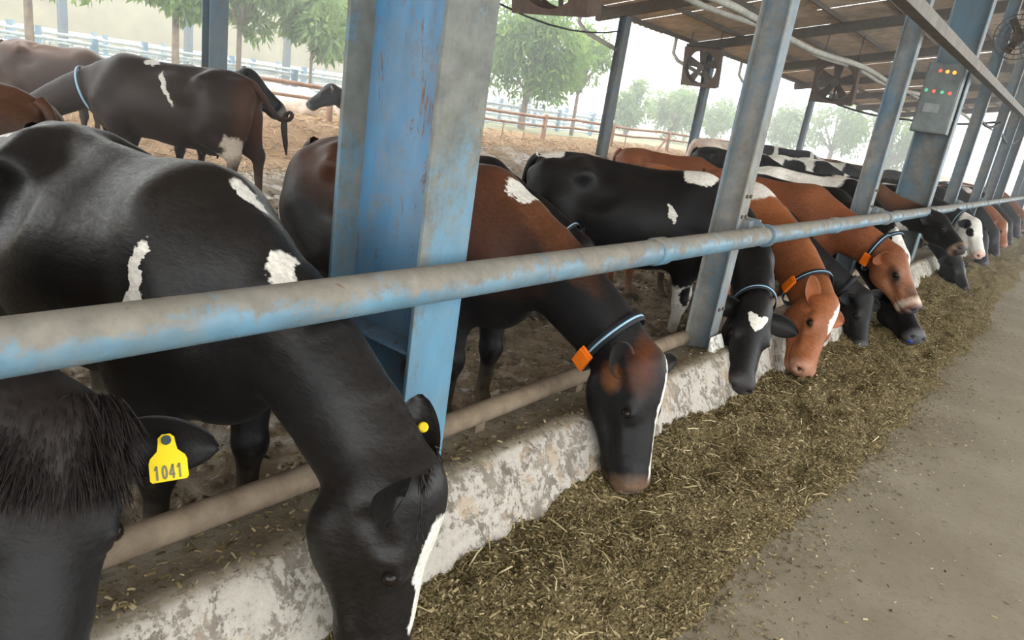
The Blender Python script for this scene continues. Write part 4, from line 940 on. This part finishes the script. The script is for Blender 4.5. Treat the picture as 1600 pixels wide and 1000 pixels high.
# straw bedding litter in the yard
N = 26000; x = -9.2 - 8 * RNG.random(N) ** 1.2; y = 3 + 28 * RNG.random(N)
bd = flake_field('straw_bedding', N, np.stack([x, y, lot_z(x, y) + .02], 1), .7, .06, .28, (.05, .10), m_flake('orange_straw', [(.16, .085, .034), (.28, .16, .07), (.40, .26, .125), (.50, .36, .20)])); tag(bd, 'loose orange straw bedding spread over the raised yard', 'straw', kind='stuff')
N = 16000; x = -1.92 - 7 * RNG.random(N) ** 1.3; y = .2 + 13 * RNG.random(N) ** 1.2
lt = flake_field('lot_litter', N, np.stack([x, y, lot_z(x, y) + .012], 1), .6, .015, .08, (.06, .2), m_flake('lot_straw', [(.20, .15, .09), (.30, .23, .14), (.42, .33, .20), (.10, .075, .05)])); tag(lt, 'bits of straw trodden into the mud between the cows', 'straw litter', kind='stuff')
# clods of mud trodden up between the cows
N = 22000; x = -1.92 - 6.5 * RNG.random(N) ** 1.4; y = 0 + 12 * RNG.random(N) ** 1.2; s_ = .008 + .030 * RNG.random(N) ** 3
oct_ = np.array([(1, 0, 0), (-1, 0, 0), (0, 1, 0), (0, -1, 0), (0, 0, .7), (0, 0, -.5)]); fo = np.array([(0, 2, 4), (2, 1, 4), (1, 3, 4), (3, 0, 4), (2, 0, 5), (1, 2, 5), (3, 1, 5), (0, 3, 5)])
V = np.stack([x, y, lot_z(x, y)], 1)[:, None, :] + (oct_[None] * (.6 + .8 * RNG.random((N, 6, 3)))) * s_[:, None, None]
me = mesh_np('mud_clods', V.reshape(-1, 3), (fo[None] + np.arange(N)[:, None, None] * 6).reshape(-1, 3), True)
tag(link('mud_clods', me, MUD), 'clods of trodden mud and dung between the cows', 'mud', kind='stuff')

# ------------------------------------------------------------------ trees beyond the yard
BARK = m_plain('grey_brown_bark', (.20, .15, .11), .9, .35, 6)
def m_leaf(name, a, b, c):
    n = NM(name, .5, .3); f = n.attr('tint', 'Fac'); col = n.mix(n.ramp(f, .2, .6), n.mix(n.ramp(f, .0, .25), a, b), n.mix(n.ramp(f, .8, 1), b, c))
    t = n.node('ShaderNodeBsdfTranslucent'); n.put(t.inputs['Color'], n.mix(.5, col, (.35, .5, .08))); ms = n.node('ShaderNodeMixShader'); ms.inputs[0].default_value = .4
    m = n.done(col, .5); n.t.links.new(n.b.outputs[0], ms.inputs[1]); n.t.links.new(t.outputs[0], ms.inputs[2]); n.t.links.new(ms.outputs[0], n.o.inputs['Surface'])
    return m
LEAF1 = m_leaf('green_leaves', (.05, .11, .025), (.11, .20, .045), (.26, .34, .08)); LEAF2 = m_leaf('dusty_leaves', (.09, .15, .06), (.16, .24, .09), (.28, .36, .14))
def tree(loc, h, rx, rz, cz, nleaf, label, mat, ls=.22, seed=1, lean=0, trunk_r=.12, clumps=26):
    g = np.random.default_rng(seed); r = empty('tree', loc); tag(r, label, 'tree', 'trees beyond the yard')
    C = []
    while len(C) < clumps:
        q = g.uniform(-1, 1, 3)
        if .25 < np.linalg.norm(q) < 1: C.append(q * (rx, rx, rz) * .85 + (lean, 0, cz))
    C = np.array(C); cs = rx * (.28 + .2 * g.random(clumps))
    m = MB(); top = Vector((lean * .6, 0, cz)); fk = Vector((lean * .2, 0, max(.8, cz - rz * .9)))
    m.tube([Vector((0, 0, -.3)), fk * .5, fk], [trunk_r * 1.2, trunk_r, trunk_r * .9], 8)
    for c in C[:10]: m.tube([fk, fk.lerp(Vector(c), .5) + Vector((0, 0, .2)), Vector(c)], [trunk_r * .55, trunk_r * .35, trunk_r * .12], 6)
    m.build('trunk', BARK, r)
    k = g.integers(0, clumps, nleaf); d = g.standard_normal((nleaf, 3)); d /= np.linalg.norm(d, axis=1)[:, None]
    P = C[k] + d * (cs[k] * (.45 + .6 * g.random(nleaf)) * np.array(1.0))[:, None]
    ax = d * .4 + g.standard_normal((nleaf, 3)) * .55 + np.array((0, 0, -.55)); ax /= np.linalg.norm(ax, axis=1)[:, None]
    sd = np.cross(ax, g.standard_normal((nleaf, 3))); sd /= np.linalg.norm(sd, axis=1)[:, None]
    L = ls * (.6 + .7 * g.random(nleaf)); w = L * .17
    V = np.stack([P, P + ax * (L * .45)[:, None] + sd * w[:, None], P + ax * L[:, None], P + ax * (L * .45)[:, None] - sd * w[:, None]], 1)
    me = mesh_np('foliage', V.reshape(-1, 3), np.arange(nleaf * 4).reshape(-1, 4)); at = me.attributes.new('tint', 'FLOAT', 'POINT'); at.data.foreach_set('value', np.repeat(g.random(nleaf), 4).astype(np.float32))
    f = link('foliage', me, mat, r); f['kind'] = 'stuff'
tree((-20, 6.6, .45), 4, 1.5, 1.1, 3.0, 3000, 'leafy tree at the upper left corner above the stalls', LEAF1, .30, 1, trunk_r=.10, clumps=16)
tree((-20.5, 10.3, .45), 4, 1.45, 1.3, 3.25, 4200, 'leafy tree in front of the stalls left of the grey post', LEAF1, .32, 2, trunk_r=.10, clumps=18)
tree((-21, 12.5, .45), 4, 1.35, 1.5, 3.4, 4200, 'leafy tree hanging over the stalls right behind the grey post', LEAF2, .30, 3, trunk_r=.08, clumps=18)
tree((-20, 14.4, .45), 4, 1.3, 1.15, 2.75, 4200, 'round-crowned tree on a thin straight trunk left of the wide column', LEAF2, .30, 4, trunk_r=.05, clumps=18)
tree((-20.5, 16.3, .45), 4, 1.0, 1.5, 2.6, 3200, 'yellowish tree against the left edge of the wide column', LEAF1, .26, 5, trunk_r=.06, clumps=14)
tree((-20, 25.6, .45), 6, 2.3, 2.1, 3.5, 9000, 'big bushy tree right of the wide near column', LEAF1, .34, 6, trunk_r=.13, clumps=34)
tree((-20, 29.6, .45), 6, 1.4, 1.9, 3.6, 3000, 'sparse tall tree beside the tall eave post', LEAF1, .32, 7, trunk_r=.09, clumps=20)
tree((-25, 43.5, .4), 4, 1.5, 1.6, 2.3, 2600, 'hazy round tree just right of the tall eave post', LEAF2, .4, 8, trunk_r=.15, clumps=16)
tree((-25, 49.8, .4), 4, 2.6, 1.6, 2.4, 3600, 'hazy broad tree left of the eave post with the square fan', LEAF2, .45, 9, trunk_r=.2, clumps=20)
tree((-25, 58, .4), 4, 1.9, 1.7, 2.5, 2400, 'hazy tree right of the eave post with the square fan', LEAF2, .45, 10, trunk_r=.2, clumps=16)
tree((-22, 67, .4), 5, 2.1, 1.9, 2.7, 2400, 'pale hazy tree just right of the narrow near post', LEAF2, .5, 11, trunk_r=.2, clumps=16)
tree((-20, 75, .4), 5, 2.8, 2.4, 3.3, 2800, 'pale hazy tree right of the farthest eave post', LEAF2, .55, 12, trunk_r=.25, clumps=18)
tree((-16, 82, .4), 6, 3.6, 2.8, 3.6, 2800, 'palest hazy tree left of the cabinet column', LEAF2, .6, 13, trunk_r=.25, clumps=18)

# ------------------------------------------------------------------ haze hanging in the air of the yard and barn
hm = bpy.data.materials.new('pale_haze'); hm.use_nodes = True; _t = hm.node_tree; _t.nodes.clear()
_o = _t.nodes.new('ShaderNodeOutputMaterial'); _v = _t.nodes.new('ShaderNodeVolumeScatter'); _v.inputs['Density'].default_value = .010; _v.inputs['Anisotropy'].default_value = .35
_v.inputs['Color'].default_value = (.97, .99, 1, 1)
_t.links.new(_v.outputs[0], _o.inputs['Volume'])
m = MB(); m.prism([(-90, -12), (-4.2, -12), (-4.2, 8.5), (9, 8.5), (9, 125), (-90, 125)], 2, -.5, 13)
tag(m.build('haze', hm), 'pale dusty haze hanging over the yard and the far end of the barn', 'haze', kind='stuff')
